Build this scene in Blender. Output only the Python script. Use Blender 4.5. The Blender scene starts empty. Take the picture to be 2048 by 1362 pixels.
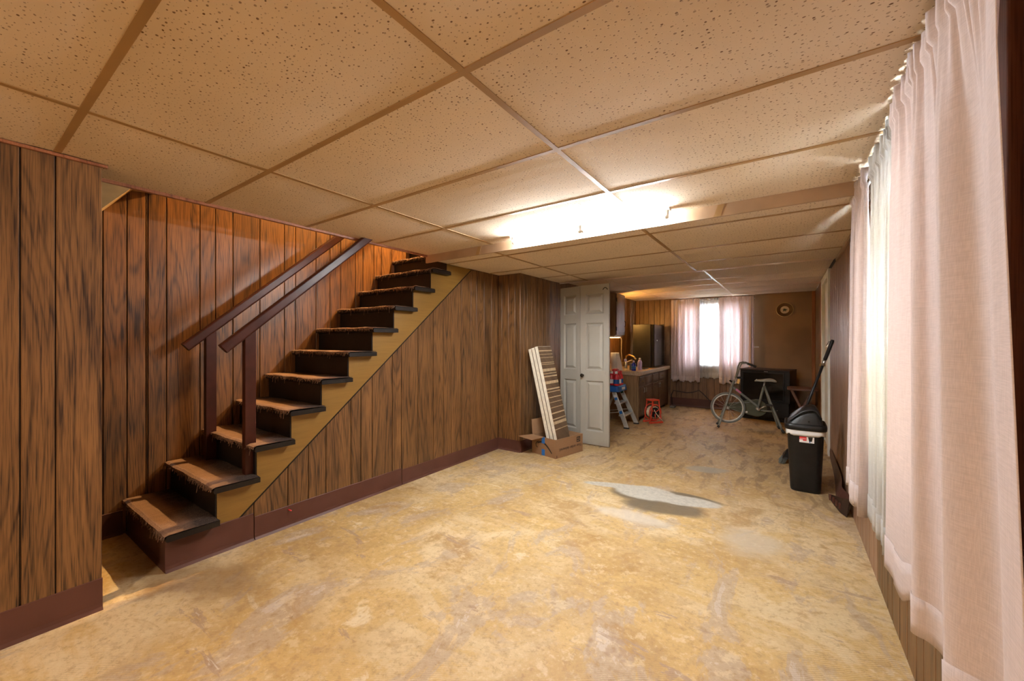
import bpy, bmesh, math, random
from mathutils import Vector, Matrix
random.seed(7)
PI = math.pi
sc = bpy.context.scene
COL = sc.collection

# ------------------------------------------------------------------ camera, world, exposure
cam = bpy.data.cameras.new('camera')
cam.sensor_width = 36.0
cam.lens = 792.7 * 36.0 / 2048.0
cam.clip_start = 0.02
camo = bpy.data.objects.new('camera', cam)
COL.objects.link(camo)
camo.location = (0, 0, 1.22)
camo.rotation_euler = (PI / 2, 0, 0.605)
sc.camera = camo

world = bpy.data.worlds.new('sky')
sc.world = world
world.use_nodes = True
bg = world.node_tree.nodes['Background']
bg.inputs[0].default_value = (0.86, 0.93, 1.0, 1)
bg.inputs[1].default_value = 75.0

sc.view_settings.view_transform = 'Standard'
sc.view_settings.look = 'None'
sc.view_settings.gamma = 1.0
sc.view_settings.use_curve_mapping = False
sc.view_settings.exposure = 1.42
sc.cycles.use_denoising = True
sc.cycles.max_bounces = 6
sc.cycles.diffuse_bounces = 4
sc.cycles.glossy_bounces = 2
sc.cycles.use_adaptive_sampling = True
sc.cycles.adaptive_threshold = 0.1
sc.cycles.caustics_reflective = False
sc.cycles.caustics_refractive = False
sc.cycles.sample_clamp_indirect = 6.0
TUBE_POWER = 130.0          # radiance of the fluorescent tubes
STAIR_W = 270.0             # bulb at the head of the stairs, watts
FILL_W = 24.0               # warm dome added behind the viewer as fill light
KITCHEN_W = 9.0            # bulb beside the wall cabinet

# ------------------------------------------------------------------ mesh helpers
def B(): return bmesh.new()

def box(bm, x0, x1, y0, y1, z0, z1):
    v = [bm.verts.new((x, y, z)) for z in (z0, z1) for y in (y0, y1) for x in (x0, x1)]
    for f in ((0, 2, 3, 1), (4, 5, 7, 6), (0, 1, 5, 4), (2, 6, 7, 3), (0, 4, 6, 2), (1, 3, 7, 5)):
        bm.faces.new([v[i] for i in f])
    return v

def obox(bm, c, sx, sy, sz, m=None):
    """box of full size sx,sy,sz about c, turned by matrix m"""
    v = box(bm, -sx/2, sx/2, -sy/2, sy/2, -sz/2, sz/2)
    for q in v:
        q.co = (m @ q.co if m else q.co) + Vector(c)
    return v

def prism(bm, poly, axis, a, b):
    """polygon of 2-D points extruded along axis 'x','y','z' from a to b"""
    def P(u, w, t):
        return {'x': (t, u, w), 'y': (u, t, w), 'z': (u, w, t)}[axis]
    A = [bm.verts.new(P(u, w, a)) for u, w in poly]
    C = [bm.verts.new(P(u, w, b)) for u, w in poly]
    n = len(poly)
    bm.faces.new(A); bm.faces.new(C[::-1])
    for i in range(n):
        bm.faces.new((A[i], C[i], C[(i+1) % n], A[(i+1) % n]))
    return A + C

def tube(bm, pts, r, n=10, cap=True, closed=False, rz=None):
    pts = [Vector(p) for p in pts]
    rs = r if isinstance(r, (list, tuple)) else [r]*len(pts)
    rings = []
    N = len(pts)
    up = None
    for i, p in enumerate(pts):
        if closed: t = pts[(i+1) % N] - pts[i-1]
        elif i == 0: t = pts[1] - p
        elif i == N-1: t = p - pts[-2]
        else: t = (pts[i+1]-p).normalized() + (p-pts[i-1]).normalized()
        t.normalize()
        if up is None:
            up = Vector((0, 0, 1)) if abs(t.z) < 0.9 else Vector((1, 0, 0))
        s = t.cross(up); s.normalize()
        up = s.cross(t); up.normalize()
        rings.append([bm.verts.new(p + rs[i]*(math.cos(2*PI*k/n)*s + math.sin(2*PI*k/n)*up)) for k in range(n)])
    M = N if closed else N-1
    for i in range(M):
        a, b = rings[i], rings[(i+1) % N]
        for k in range(n):
            bm.faces.new((a[k], a[(k+1) % n], b[(k+1) % n], b[k]))
    if cap and not closed:
        bm.faces.new(rings[0][::-1]); bm.faces.new(rings[-1])

def lathe(bm, prof, c=(0, 0, 0), n=24, m=None, cap=True):
    """profile (r,z) turned about z, then matrix m, then moved to c"""
    c = Vector(c); rings = []
    for r, z in prof:
        ring = []
        for k in range(n):
            p = Vector((r*math.cos(2*PI*k/n), r*math.sin(2*PI*k/n), z))
            ring.append(bm.verts.new((m @ p if m else p) + c))
        rings.append(ring)
    for a, b in zip(rings, rings[1:]):
        for k in range(n):
            bm.faces.new((a[k], a[(k+1) % n], b[(k+1) % n], b[k]))
    if cap:
        bm.faces.new(rings[0][::-1]); bm.faces.new(rings[-1])

def loft(bm, rings, cap=True):
    R = [[bm.verts.new(p) for p in r] for r in rings]
    n = len(R[0])
    for a, b in zip(R, R[1:]):
        for k in range(n):
            bm.faces.new((a[k], a[(k+1) % n], b[(k+1) % n], b[k]))
    if cap:
        bm.faces.new(R[0][::-1]); bm.faces.new(R[-1])
    return R

def rrect(cx, cy, w, d, r, n=5):
    out = []
    for sx, sy, a0 in ((1, 1, 0), (-1, 1, PI/2), (-1, -1, PI), (1, -1, 1.5*PI)):
        for k in range(n+1):
            a = a0 + k*PI/2/n
            out.append((cx + sx*(w/2-r) + r*math.cos(a), cy + sy*(d/2-r) + r*math.sin(a)))
    return out

def arc(c, r, a0, a1, n):
    return [(c[0]+r*math.cos(a0+(a1-a0)*k/n), c[1]+r*math.sin(a0+(a1-a0)*k/n)) for k in range(n+1)]

def obj(name, bm, mat, parent=None, smooth=False, bevel=0, sub=0, solid=0):
    bmesh.ops.recalc_face_normals(bm, faces=bm.faces)
    me = bpy.data.meshes.new(name)
    bm.to_mesh(me); bm.free()
    if mat: me.materials.append(mat)
    if smooth:
        for p in me.polygons: p.use_smooth = True
    o = bpy.data.objects.new(name, me)
    COL.objects.link(o)
    if solid:
        md = o.modifiers.new('thickness', 'SOLIDIFY'); md.thickness = solid; md.offset = 0
    if bevel:
        md = o.modifiers.new('bevel', 'BEVEL'); md.width = bevel; md.segments = 2; md.limit_method = 'ANGLE'
        md.angle_limit = 0.7
    if sub:
        md = o.modifiers.new('sub', 'SUBSURF'); md.levels = sub; md.render_levels = sub
    if parent: adopt(o, parent)
    return o

def adopt(o, parent):
    o.parent = parent
    o.matrix_parent_inverse = Matrix.Translation(-Vector(parent.location)) if parent.type == 'EMPTY' else Matrix.Identity(4)

def thing(name, label, cat, loc=(0, 0, 0), group=None):
    """an Empty at the thing's base; parts are modelled in room coordinates"""
    o = bpy.data.objects.new(name, None)
    COL.objects.link(o)
    o.location = loc
    o.empty_display_size = 0.1
    tag(o, label, cat, group)
    return o

def tag(o, label, cat, group=None):
    o['label'] = label; o['category'] = cat
    if group: o['group'] = group
    return o

def struct(o, label=None):
    o['kind'] = 'structure'
    if label: o['label'] = label
    return o

def bx(name, mat, parent, x0, x1, y0, y1, z0, z1, bevel=0):
    b = B(); box(b, x0, x1, y0, y1, z0, z1)
    return obj(name, b, mat, parent, bevel=bevel)

def text_obj(name, body, size, mat, parent, loc, rot, depth=0.0006, align='CENTER'):
    cu = bpy.data.curves.new(name, 'FONT')
    cu.body = body; cu.size = size; cu.extrude = depth; cu.align_x = align; cu.align_y = 'CENTER'
    tmp = bpy.data.objects.new('tmp', cu); COL.objects.link(tmp)
    dg = bpy.context.evaluated_depsgraph_get()
    me = bpy.data.meshes.new_from_object(tmp.evaluated_get(dg))
    bpy.data.objects.remove(tmp)
    me.name = name
    me.transform(Matrix.Translation(Vector(loc)) @ rot.to_4x4())
    me.materials.clear(); me.materials.append(mat)
    o = bpy.data.objects.new(name, me); COL.objects.link(o)
    if parent: adopt(o, parent)
    return o

# ------------------------------------------------------------------ material helpers
class NT:
    def __init__(s, name):
        s.m = bpy.data.materials.new(name); s.m.use_nodes = True
        s.t = s.m.node_tree; s.N = s.t.nodes; s.p = s.N['Principled BSDF']
    def n(s, typ, **kw):
        k = s.N.new(typ)
        for a, v in kw.items():
            setattr(k, a, v)
        return k
    def link(s, a, b): s.t.links.new(a, b)
    def put(s, sock, v):
        if hasattr(v, 'is_output'): s.link(v, sock)
        else: sock.default_value = v
    def math(s, op, a, b=0.0, c=None, clamp=False):
        k = s.n('ShaderNodeMath', operation=op); k.use_clamp = clamp
        s.put(k.inputs[0], a); s.put(k.inputs[1], b)
        if c is not None: s.put(k.inputs[2], c)
        return k.outputs[0]
    def mix(s, f, a, b, mode='MIX'):
        k = s.n('ShaderNodeMix', data_type='RGBA', blend_type=mode)
        s.put(k.inputs[0], f)
        s.put(k.inputs[6], a if hasattr(a, 'is_output') else (*a, 1)); s.put(k.inputs[7], b if hasattr(b, 'is_output') else (*b, 1))
        return k.outputs[2]
    def noise(s, vec, scale=1.0, detail=3.0, rough=0.5, dist=0.0):
        k = s.n('ShaderNodeTexNoise')
        s.link(vec, k.inputs['Vector'])
        k.inputs['Scale'].default_value = scale; k.inputs['Detail'].default_value = detail
        k.inputs['Roughness'].default_value = rough; k.inputs['Distortion'].default_value = dist
        return k.outputs[0]
    def ramp(s, f, stops, interp='LINEAR'):
        k = s.n('ShaderNodeValToRGB'); s.link(f, k.inputs[0])
        cr = k.color_ramp; cr.interpolation = interp
        while len(cr.elements) < len(stops): cr.elements.new(0.5)
        for e, (p, c) in zip(cr.elements, stops):
            e.position = p; e.color = (*c, 1) if len(c) == 3 else c
        return k.outputs[0]
    def step(s, f, a, b):
        k = s.n('ShaderNodeMapRange'); k.interpolation_type = 'SMOOTHSTEP'
        s.link(f, k.inputs[0]); k.inputs[1].default_value = a; k.inputs[2].default_value = b
        return k.outputs[0]
    def coord(s, scale=(1, 1, 1), rnd=0.0):
        tc = s.n('ShaderNodeTexCoord'); mp = s.n('ShaderNodeMapping')
        s.link(tc.outputs['Object'], mp.inputs[0]); mp.inputs['Scale'].default_value = scale
        if rnd:
            oi = s.n('ShaderNodeObjectInfo'); v = s.n('ShaderNodeVectorMath', operation='MULTIPLY_ADD')
            cb = s.n('ShaderNodeCombineXYZ')
            for i in range(3): s.link(oi.outputs['Random'], cb.inputs[i])
            s.link(cb.outputs[0], v.inputs[0]); v.inputs[1].default_value = (rnd, rnd*1.7, rnd*0.6); s.link(mp.outputs[0], v.inputs[2])
            return v.outputs[0]
        return mp.outputs[0]
    def xyz(s):
        tc = s.n('ShaderNodeTexCoord'); k = s.n('ShaderNodeSeparateXYZ'); s.link(tc.outputs['Object'], k.inputs[0]); return k.outputs
    def bump(s, h, strength=0.3, dist=0.01):
        k = s.n('ShaderNodeBump'); k.inputs['Strength'].default_value = strength; k.inputs['Distance'].default_value = dist
        s.link(h, k.inputs['Height']); s.link(k.outputs[0], s.p.inputs['Normal'])
    def set(s, col=None, rough=None, metal=None, spec=None, emit=None, strength=None, alpha=None, trans=None):
        p = s.p.inputs
        if col is not None: s.put(p['Base Color'], col if hasattr(col, 'is_output') else (*col, 1))
        if rough is not None: s.put(p['Roughness'], rough)
        if metal is not None: p['Metallic'].default_value = metal
        if spec is not None: s.put(p['Specular IOR Level'], spec)
        if emit is not None: p['Emission Color'].default_value = (*emit, 1); p['Emission Strength'].default_value = strength
        if trans is not None: p['Transmission Weight'].default_value = trans
        return s.m

def plain(name, col, rough=0.5, metal=0.0, spec=0.5, var=0.12, vs=14.0):
    k = NT(name)
    f = k.noise(k.coord(rnd=9), vs, 2)
    c = k.mix(k.step(f, 0.3, 0.7), tuple(v*(1-var) for v in col), tuple(min(1, v*(1+var)) for v in col))
    return k.set(c, rough, metal, spec)

def wood(name, light, dark, ring=13.0, rough=0.38, contrast=1.0, tint=0.25, axis='z', spec=0.5, fine=0.5, wide=5.0):
    """printed oak panelling: contour rings stretched along the board, pores, board-to-board tint"""
    k = NT(name)
    # across-board coordinate is x+y, along-board is z (or y / x)
    x, y, z = k.xyz()
    if axis == 'z': ac, al = k.math('ADD', x, y), z
    elif axis == 'y': ac, al = k.math('ADD', x, z), y
    else: ac, al = k.math('ADD', y, z), x
    oi = k.n('ShaderNodeObjectInfo'); R = oi.outputs['Random']
    cb = k.n('ShaderNodeCombineXYZ')
    k.link(k.math('MULTIPLY_ADD', R, 91.0, k.math('MULTIPLY', ac, wide)), cb.inputs[0])
    k.link(k.math('MULTIPLY_ADD', R, 37.0, k.math('MULTIPLY', al, 0.55)), cb.inputs[1])
    v = cb.outputs[0]
    f = k.noise(v, 1.0, 1.0, 0.4, 0.12)
    wob = k.noise(v, 7.0, 2.0, 0.6)
    f = k.math('MULTIPLY_ADD', wob, 0.016, f)
    rings = k.math('PINGPONG', k.math('MULTIPLY', f, ring*2.9), 1.0)
    rings = k.step(rings, 0.0, 0.55)
    cp = k.n('ShaderNodeCombineXYZ')
    k.link(k.math('MULTIPLY_ADD', R, 55.0, k.math('MULTIPLY', ac, 230.0)), cp.inputs[0]); k.link(k.math('MULTIPLY', al, 5.0), cp.inputs[1])
    pores = k.noise(cp.outputs[0], 1.0, 2.0, 0.65)
    cl = k.n('ShaderNodeCombineXYZ')
    k.link(k.math('MULTIPLY_ADD', R, 23.0, k.math('MULTIPLY', ac, 11.0)), cl.inputs[0]); k.link(k.math('MULTIPLY', al, 1.3), cl.inputs[1])
    low = k.noise(cl.outputs[0], 1.0, 1.0, 0.5)
    cs = k.n('ShaderNodeCombineXYZ')
    k.link(k.math('MULTIPLY_ADD', R, 71.0, k.math('MULTIPLY', ac, 62.0)), cs.inputs[0]); k.link(k.math('MULTIPLY', al, 2.6), cs.inputs[1])
    streak = k.noise(cs.outputs[0], 1.0, 2.0, 0.6)
    t = k.math('MULTIPLY', k.math('SUBTRACT', 1.0, rings), k.math('MULTIPLY', k.step(wob, 0.2, 0.7), 0.50*contrast))
    t = k.math('MULTIPLY_ADD', k.step(pores, 0.44, 0.66), fine*contrast, t)
    t = k.math('MULTIPLY_ADD', k.step(streak, 0.46, 0.72), 0.42*contrast, t)
    t = k.math('MULTIPLY_ADD', k.math('SUBTRACT', low, 0.5), 0.9*contrast, t)
    mid = tuple(0.55*a+0.45*b for a, b in zip(light, dark))
    c = k.ramp(k.math('ADD', t, 0.06), [(0.0, light), (0.45, mid), (1.0, dark)])
    hs = k.n('ShaderNodeHueSaturation'); k.link(c, hs.inputs['Color'])
    k.link(k.math('MULTIPLY_ADD', R, tint, 1.0 - tint*0.5), hs.inputs['Value'])
    k.bump(pores, 0.08, 0.002)
    return k.set(hs.outputs[0], k.math('MULTIPLY_ADD', pores, 0.2, rough-0.08), 0, spec)
# ------------------------------------------------------------------ materials
M = {}
M['oak'] = wood('oak_panelling', (0.205, 0.099, 0.034), (0.026, 0.010, 0.004), ring=12, rough=0.40, wide=5.0)
M['oak_stair'] = wood('oak_panelling_stairwell', (0.215, 0.093, 0.026), (0.026, 0.0100, 0.0038), ring=11, rough=0.38, wide=6.0)
M['oak_fine'] = wood('reeded_panelling', (0.36, 0.21, 0.13), (0.14, 0.07, 0.04), ring=5, rough=0.34, contrast=0.7, wide=9.0)
M['oak_far'] = wood('far_wall_panelling', (0.215, 0.112, 0.048), (0.055, 0.022, 0.009), ring=8, rough=0.4, contrast=0.8)
M['cabinet'] = wood('cabinet_wood', (0.155, 0.075, 0.034), (0.05, 0.02, 0.009), ring=8, rough=0.35, contrast=0.9, fine=0.4)
M['cabinet_end'] = wood('cabinet_end_wood', (0.30, 0.18, 0.085), (0.12, 0.06, 0.025), ring=6, rough=0.45, contrast=0.8)
M['groove'] = plain('groove_black', (0.018, 0.010, 0.007), 0.6)
M['cove'] = plain('brown_vinyl_cove', (0.098, 0.040, 0.029), 0.42, spec=0.25, var=0.1, vs=5)
M['redwood'] = plain('red_brown_paint', (0.045, 0.011, 0.006), 0.36, spec=0.22, var=0.2, vs=9)
M['stair_dark'] = plain('dark_brown_stair_paint', (0.009, 0.006, 0.005), 0.42, spec=0.3, var=0.25)
M['stringer'] = wood('ochre_stringer_paint', (0.235, 0.128, 0.024), (0.155, 0.078, 0.013), ring=4, rough=0.42, contrast=0.45, axis='y', tint=0)
M['tee'] = plain('tan_ceiling_tee', (0.36, 0.215, 0.085), 0.42, var=0.12, vs=3)
M['tee_pale'] = plain('pale_ceiling_tee', (0.72, 0.58, 0.46), 0.4, var=0.1, vs=3)
M['fascia'] = plain('tan_fascia_board', (0.40, 0.265, 0.16), 0.5, var=0.1, vs=6)
M['tan_paint'] = plain('tan_stairwell_paint', (0.36, 0.21, 0.07), 0.6)
M['plaster'] = plain('cream_plaster', (0.55, 0.42, 0.26), 0.7)
M['well'] = plain('grey_concrete', (0.17, 0.18, 0.19), 0.8)  # for the slab added to shade the near window
M['white_paint'] = plain('white_paint', (0.72, 0.72, 0.66), 0.45, var=0.06, vs=6)
M['white_metal'] = plain('white_enamel', (0.78, 0.78, 0.76), 0.35, var=0.04)
M['orange_trim'] = wood('orange_pine_trim', (0.40, 0.145, 0.03), (0.22, 0.06, 0.012), ring=3, rough=0.4, contrast=0.6)
M['red_trim'] = wood('red_brown_trim', (0.30, 0.115, 0.055), (0.12, 0.04, 0.02), ring=4, rough=0.35, contrast=0.8)
M['black'] = plain('black_plastic', (0.008, 0.008, 0.0085), 0.4, spec=0.35, var=0.2)
M['black_gloss'] = plain('black_gloss', (0.010, 0.010, 0.011), 0.16, var=0.1)
M['steel'] = plain('brushed_steel', (0.55, 0.55, 0.53), 0.3, 1.0, var=0.1)
M['brass'] = plain('aged_brass', (0.55, 0.38, 0.16), 0.3, 1.0)
M['alu'] = plain('aluminium', (0.62, 0.62, 0.58), 0.42, 0.6, var=0.08)
M['cord_brown'] = plain('brown_cable', (0.03, 0.014, 0.009), 0.45)
M['cord_cream'] = plain('cream_cable', (0.62, 0.50, 0.34), 0.5)
M['rubber'] = plain('black_rubber', (0.02, 0.02, 0.02), 0.7)
M['blue'] = plain('blue_plastic', (0.012, 0.10, 0.36), 0.4)
M['red'] = plain('red_plastic', (0.55, 0.02, 0.025), 0.35)
M['orange'] = plain('red_orange_enamel', (0.62, 0.055, 0.022), 0.35)
M['white_plastic'] = plain('white_plastic', (0.75, 0.75, 0.75), 0.4, var=0.05)
M['grey_green'] = plain('grey_green_enamel', (0.17, 0.18, 0.155), 0.32, var=0.1)
M['olive'] = plain('olive_enamel', (0.075, 0.08, 0.05), 0.35, var=0.15)
M['grey_rubber'] = plain('grey_tyre_rubber', (0.16, 0.165, 0.15), 0.6)
M['saddle'] = plain('grey_saddle_vinyl', (0.34, 0.35, 0.31), 0.45)
M['label_white'] = plain('label_white', (0.78, 0.78, 0.78), 0.45, var=0.04)
M['label_red'] = plain('label_red', (0.62, 0.03, 0.03), 0.45, var=0.05)
M['label_blue'] = plain('label_blue', (0.02, 0.16, 0.52), 0.4, var=0.08)
M['ink'] = plain('black_ink', (0.012, 0.009, 0.008), 0.6)
M['board_white'] = plain('white_board_edge', (0.72, 0.66, 0.55), 0.5, var=0.08, vs=30)
M['strip_cream'] = plain('cream_strip', (0.50, 0.37, 0.22), 0.5, var=0.12, vs=30)
M['strip_brown'] = wood('brown_strip_face', (0.16, 0.095, 0.05), (0.085, 0.045, 0.022), ring=4, rough=0.45, contrast=0.7, axis='x')
M['towel'] = plain('paper_towel', (0.78, 0.75, 0.68), 0.8, var=0.04, vs=40)
M['table_brown'] = wood('brown_table_top', (0.17, 0.075, 0.045), (0.08, 0.032, 0.018), ring=4, rough=0.4, axis='x', contrast=0.6)
M['sheet'] = plain('brown_fibreboard', (0.29, 0.175, 0.082), 0.5, var=0.16, vs=2.2)

def mat_translucent(name, col, tw, weave=900.0, rough=0.85, see=0.0):
    k = NT(name)
    w1 = k.noise(k.coord((30, 30, 700)), 1.0, 2); w2 = k.noise(k.coord((700, 700, 20)), 1.0, 2)
    w = k.math('ADD', w1, w2)
    blot = k.noise(k.coord(), 3.0, 3)
    c = k.mix(k.math('MULTIPLY', k.step(w, 0.7, 1.3), 1.0), tuple(v*0.90 for v in col), tuple(min(1, v*1.05) for v in col))
    c = k.mix(k.math('MULTIPLY', k.step(blot, 0.55, 0.8), 0.25), c, tuple(v*0.86 for v in col))
    d = k.n('ShaderNodeBsdfDiffuse'); t = k.n('ShaderNodeBsdfTranslucent'); mx = k.n('ShaderNodeMixShader')
    k.link(c, d.inputs[0]); k.link(c, t.inputs[0]); mx.inputs[0].default_value = tw
    k.link(d.outputs[0], mx.inputs[1]); k.link(t.outputs[0], mx.inputs[2])
    out = k.N['Material Output']; last = mx
    if see:
        tr = k.n('ShaderNodeBsdfTransparent'); m2 = k.n('ShaderNodeMixShader'); m2.inputs[0].default_value = see
        k.link(mx.outputs[0], m2.inputs[1]); k.link(tr.outputs[0], m2.inputs[2]); last = m2
    k.N.remove(k.p); k.link(last.outputs[0], out.inputs[0])
    return k.m
M['pink_cloth'] = mat_translucent('pink_curtain_cloth', (0.90, 0.815, 0.82), 0.34)
M['sheer'] = mat_translucent('white_sheer_cloth', (0.85, 0.86, 0.86), 0.5, see=0.10)

def mat_tile():
    k = NT('perforated_ceiling_tile')
    v = k.coord((1.0, 1.35, 1.0), rnd=13)
    nz = k.n('ShaderNodeTexNoise'); k.link(v, nz.inputs[0]); nz.inputs['Scale'].default_value = 60
    vo = k.n('ShaderNodeTexVoronoi'); vo.voronoi_dimensions = '2D'; vo.inputs['Scale'].default_value = 54; vo.inputs['Randomness'].default_value = 1.0
    wv = k.n('ShaderNodeVectorMath', operation='MULTIPLY_ADD'); k.link(nz.outputs['Color'], wv.inputs[0]); wv.inputs[1].default_value = (0.006,)*3; k.link(v, wv.inputs[2])
    k.link(wv.outputs[0], vo.inputs['Vector'])
    sp = k.n('ShaderNodeSeparateColor'); k.link(vo.outputs['Color'], sp.inputs[0])
    r = k.math('MULTIPLY_ADD', k.math('POWER', sp.outputs[0], 2.0), 0.17, 0.045)
    hole = k.math('SUBTRACT', 1.0, k.step(k.math('SUBTRACT', vo.outputs['Distance'], r), -0.03, 0.045))
    deep = k.math('MULTIPLY', hole, k.math('MULTIPLY_ADD', sp.outputs[1], 0.6, 0.4), clamp=True)
    blot = k.noise(k.coord(rnd=5), 1.6, 3)
    base = k.mix(k.step(blot, 0.35, 0.7), (0.70, 0.575, 0.43), (0.76, 0.63, 0.48))
    oi = k.n('ShaderNodeObjectInfo')
    hs = k.n('ShaderNodeHueSaturation'); k.link(base, hs.inputs['Color']); k.link(k.math('MULTIPLY_ADD', oi.outputs['Random'], 0.10, 0.95), hs.inputs['Value'])
    c = k.mix(deep, hs.outputs[0], (0.14, 0.07, 0.03))
    k.bump(k.math('SUBTRACT', 1.0, hole), 0.35, 0.003)
    return k.set(c, 0.85, 0, 0.2)
M['tile'] = mat_tile()

def mat_floor():
    k = NT('glue_stained_concrete')
    tc = k.n('ShaderNodeTexCoord')
    P = tc.outputs['Object']
    sep = k.n('ShaderNodeSeparateXYZ'); k.link(P, sep.inputs[0]); X, Y = sep.outputs[0], sep.outputs[1]
    # stretched blotches, dragged in the direction of the old trowelling
    def co(scale, rz=0.0, off=(0, 0, 0)):
        mp = k.n('ShaderNodeMapping'); k.link(P, mp.inputs[0])
        mp.inputs['Scale'].default_value = scale; mp.inputs['Rotation'].default_value = (0, 0, rz); mp.inputs['Location'].default_value = off
        return mp.outputs[0]
    big = k.noise(co((1.0, 1.0, 1), 0, (1.3, 0.2, 0)), 0.95, 5, 0.55, 0.6)
    drag = k.noise(co((1.0, 1.7, 1), -0.5), 1.7, 6, 0.68, 0.9)
    drag2 = k.noise(co((1.7, 0.9, 1), 0.35, (4, 2, 0)), 1.9, 6, 0.66, 0.8)
    fine = k.noise(co((1, 1, 1)), 30, 4, 0.75)
    mid = k.noise(co((1, 1, 1), 0, (2, 8, 0)), 9, 4, 0.7)
    speck = k.noise(co((1, 1, 1), 0, (9, 1, 0)), 85, 3, 0.6)
    c = k.mix(k.step(big, 0.40, 0.60), (0.52, 0.345, 0.135), (0.72, 0.575, 0.345))
    c = k.mix(k.math('MULTIPLY', k.step(drag, 0.47, 0.56), 0.8), c, (0.62, 0.43, 0.175))
    c = k.mix(k.math('MULTIPLY', k.step(drag, 0.60, 0.66), 0.85), c, (0.80, 0.69, 0.48))
    c = k.mix(k.math('MULTIPLY', k.step(drag2, 0.53, 0.585), 0.72), c, (0.48, 0.385, 0.29))
    c = k.mix(k.math('MULTIPLY', k.step(drag2, 0.635, 0.66), 0.8), c, (0.62, 0.54, 0.46))
    c = k.mix(k.math('MULTIPLY', k.math('SUBTRACT', 1.0, k.step(drag, 0.33, 0.44)), 0.75), c, (0.42, 0.25, 0.085))
    c = k.mix(k.math('MULTIPLY', k.step(mid, 0.54, 0.62), 0.38), c, (0.42, 0.29, 0.155))
    c = k.mix(k.math('MULTIPLY', k.step(mid, 0.44, 0.36), 0.45), c, (0.78, 0.65, 0.42))
    scrape = k.noise(co((0.6, 2.6, 1), 1.05, (2, 7, 0)), 2.3, 5, 0.7, 0.6)
    c = k.mix(k.math('MULTIPLY', k.step(scrape, 0.62, 0.645), 0.75), c, (0.40, 0.285, 0.20))
    c = k.mix(k.math('MULTIPLY', k.step(scrape, 0.68, 0.70), 0.85), c, (0.66, 0.60, 0.52))
    # browner tone and darker streaks further in
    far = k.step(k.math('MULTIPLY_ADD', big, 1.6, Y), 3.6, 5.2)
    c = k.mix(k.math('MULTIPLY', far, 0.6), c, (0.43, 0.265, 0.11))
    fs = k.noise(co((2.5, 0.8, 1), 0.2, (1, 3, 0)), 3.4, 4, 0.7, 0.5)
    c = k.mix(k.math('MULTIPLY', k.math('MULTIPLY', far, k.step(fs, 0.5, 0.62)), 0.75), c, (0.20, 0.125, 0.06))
    # grain and dirt
    c = k.mix(k.math('MULTIPLY', k.step(fine, 0.5, 0.68), 0.55), c, (0.36, 0.225, 0.10))
    c = k.mix(k.math('MULTIPLY', k.step(fine, 0.48, 0.30), 0.42), c, (0.80, 0.68, 0.46))
    c = k.mix(k.math('MULTIPLY', k.step(speck, 0.69, 0.74), 0.75), c, (0.12, 0.07, 0.04))
    # trowel comb lines
    wv = k.n('ShaderNodeTexWave'); wv.wave_type = 'BANDS'; k.link(co((1, 1, 1), 0.9), wv.inputs[0])
    wv.inputs['Scale'].default_value = 38; wv.inputs['Distortion'].default_value = 6; wv.inputs['Detail'].default_value = 2; wv.inputs['Detail Scale'].default_value = 0.35
    combm = k.step(k.noise(co((1, 1, 1), 0, (5, 5, 0)), 1.3, 3), 0.42, 0.56)
    comb = k.math('MULTIPLY', wv.outputs[1], combm)
    c = k.mix(k.math('MULTIPLY', comb, 0.20), c, (0.30, 0.17, 0.07))
    # patches of bare cement: (cx, cy, half length, half width, angle)
    wob = k.math('MULTIPLY_ADD', k.noise(co((0.8, 1.3, 1), 0.5, (3.3, 0.4, 0)), 2.7, 5, 0.55), 1.0, -0.5)
    def patch(cx, cy, a, b, ang, wobble):
        dx = k.math('SUBTRACT', X, cx); dy = k.math('SUBTRACT', Y, cy); ca, sa = math.cos(ang), math.sin(ang)
        u = k.math('MULTIPLY_ADD', dx, ca/a, k.math('MULTIPLY', dy, sa/a)); w = k.math('MULTIPLY_ADD', dx, -sa/b, k.math('MULTIPLY', dy, ca/b))
        d = k.math('SQRT', k.math('ADD', k.math('MULTIPLY', u, u), k.math('MULTIPLY', w, w)))
        return k.math('MULTIPLY_ADD', wob, wobble, d)
    def union(*d):
        o = d[0]
        for q in d[1:]:
            mn = k.n('ShaderNodeMath', operation='SMOOTH_MIN'); k.link(o, mn.inputs[0]); k.link(q, mn.inputs[1]); mn.inputs[2].default_value = 0.35; o = mn.outputs[0]
        return o
    d0 = union(patch(-0.73, 3.02, 0.30, 0.145, 0.30, 1.0), patch(-0.58, 3.33, 0.20, 0.055, -0.1, 1.0), patch(-0.97, 3.16, 0.22, 0.14, 0.0, 1.0))   # dark damp margin
    c = k.mix(k.math('MULTIPLY', k.math('SUBTRACT', 1.0, k.step(d0, 0.70, 1.15)), 0.9), c, (0.15, 0.12, 0.08))
    d1 = union(patch(-1.20, 3.235, 0.22, 0.055, 0.30, 0.9), patch(-0.93, 3.225, 0.23, 0.145, 0.1, 0.9), patch(-0.64, 3.22, 0.24, 0.10, 0.25, 0.9))   # pale cement
    c = k.mix(k.math('SUBTRACT', 1.0, k.step(d1, 0.88, 1.12)), c, k.mix(k.step(fine, 0.35, 0.7), (0.60, 0.57, 0.49), (0.46, 0.44, 0.38)))
    d2 = patch(-0.62, 4.13, 0.22, 0.11, 0.3, 1.3)
    c = k.mix(k.math('MULTIPLY', k.math('SUBTRACT', 1.0, k.step(d2, 0.7, 1.05)), 0.75), c, (0.36, 0.32, 0.24))
    d3 = patch(-0.92, 2.74, 0.34, 0.09, 0.0, 2.0)
    c = k.mix(k.math('MULTIPLY', k.math('SUBTRACT', 1.0, k.step(d3, 0.5, 1.1)), 0.7), c, (0.66, 0.60, 0.50))
    d4 = patch(-0.15, 2.78, 0.22, 0.20, 0.1, 2.2)
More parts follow.
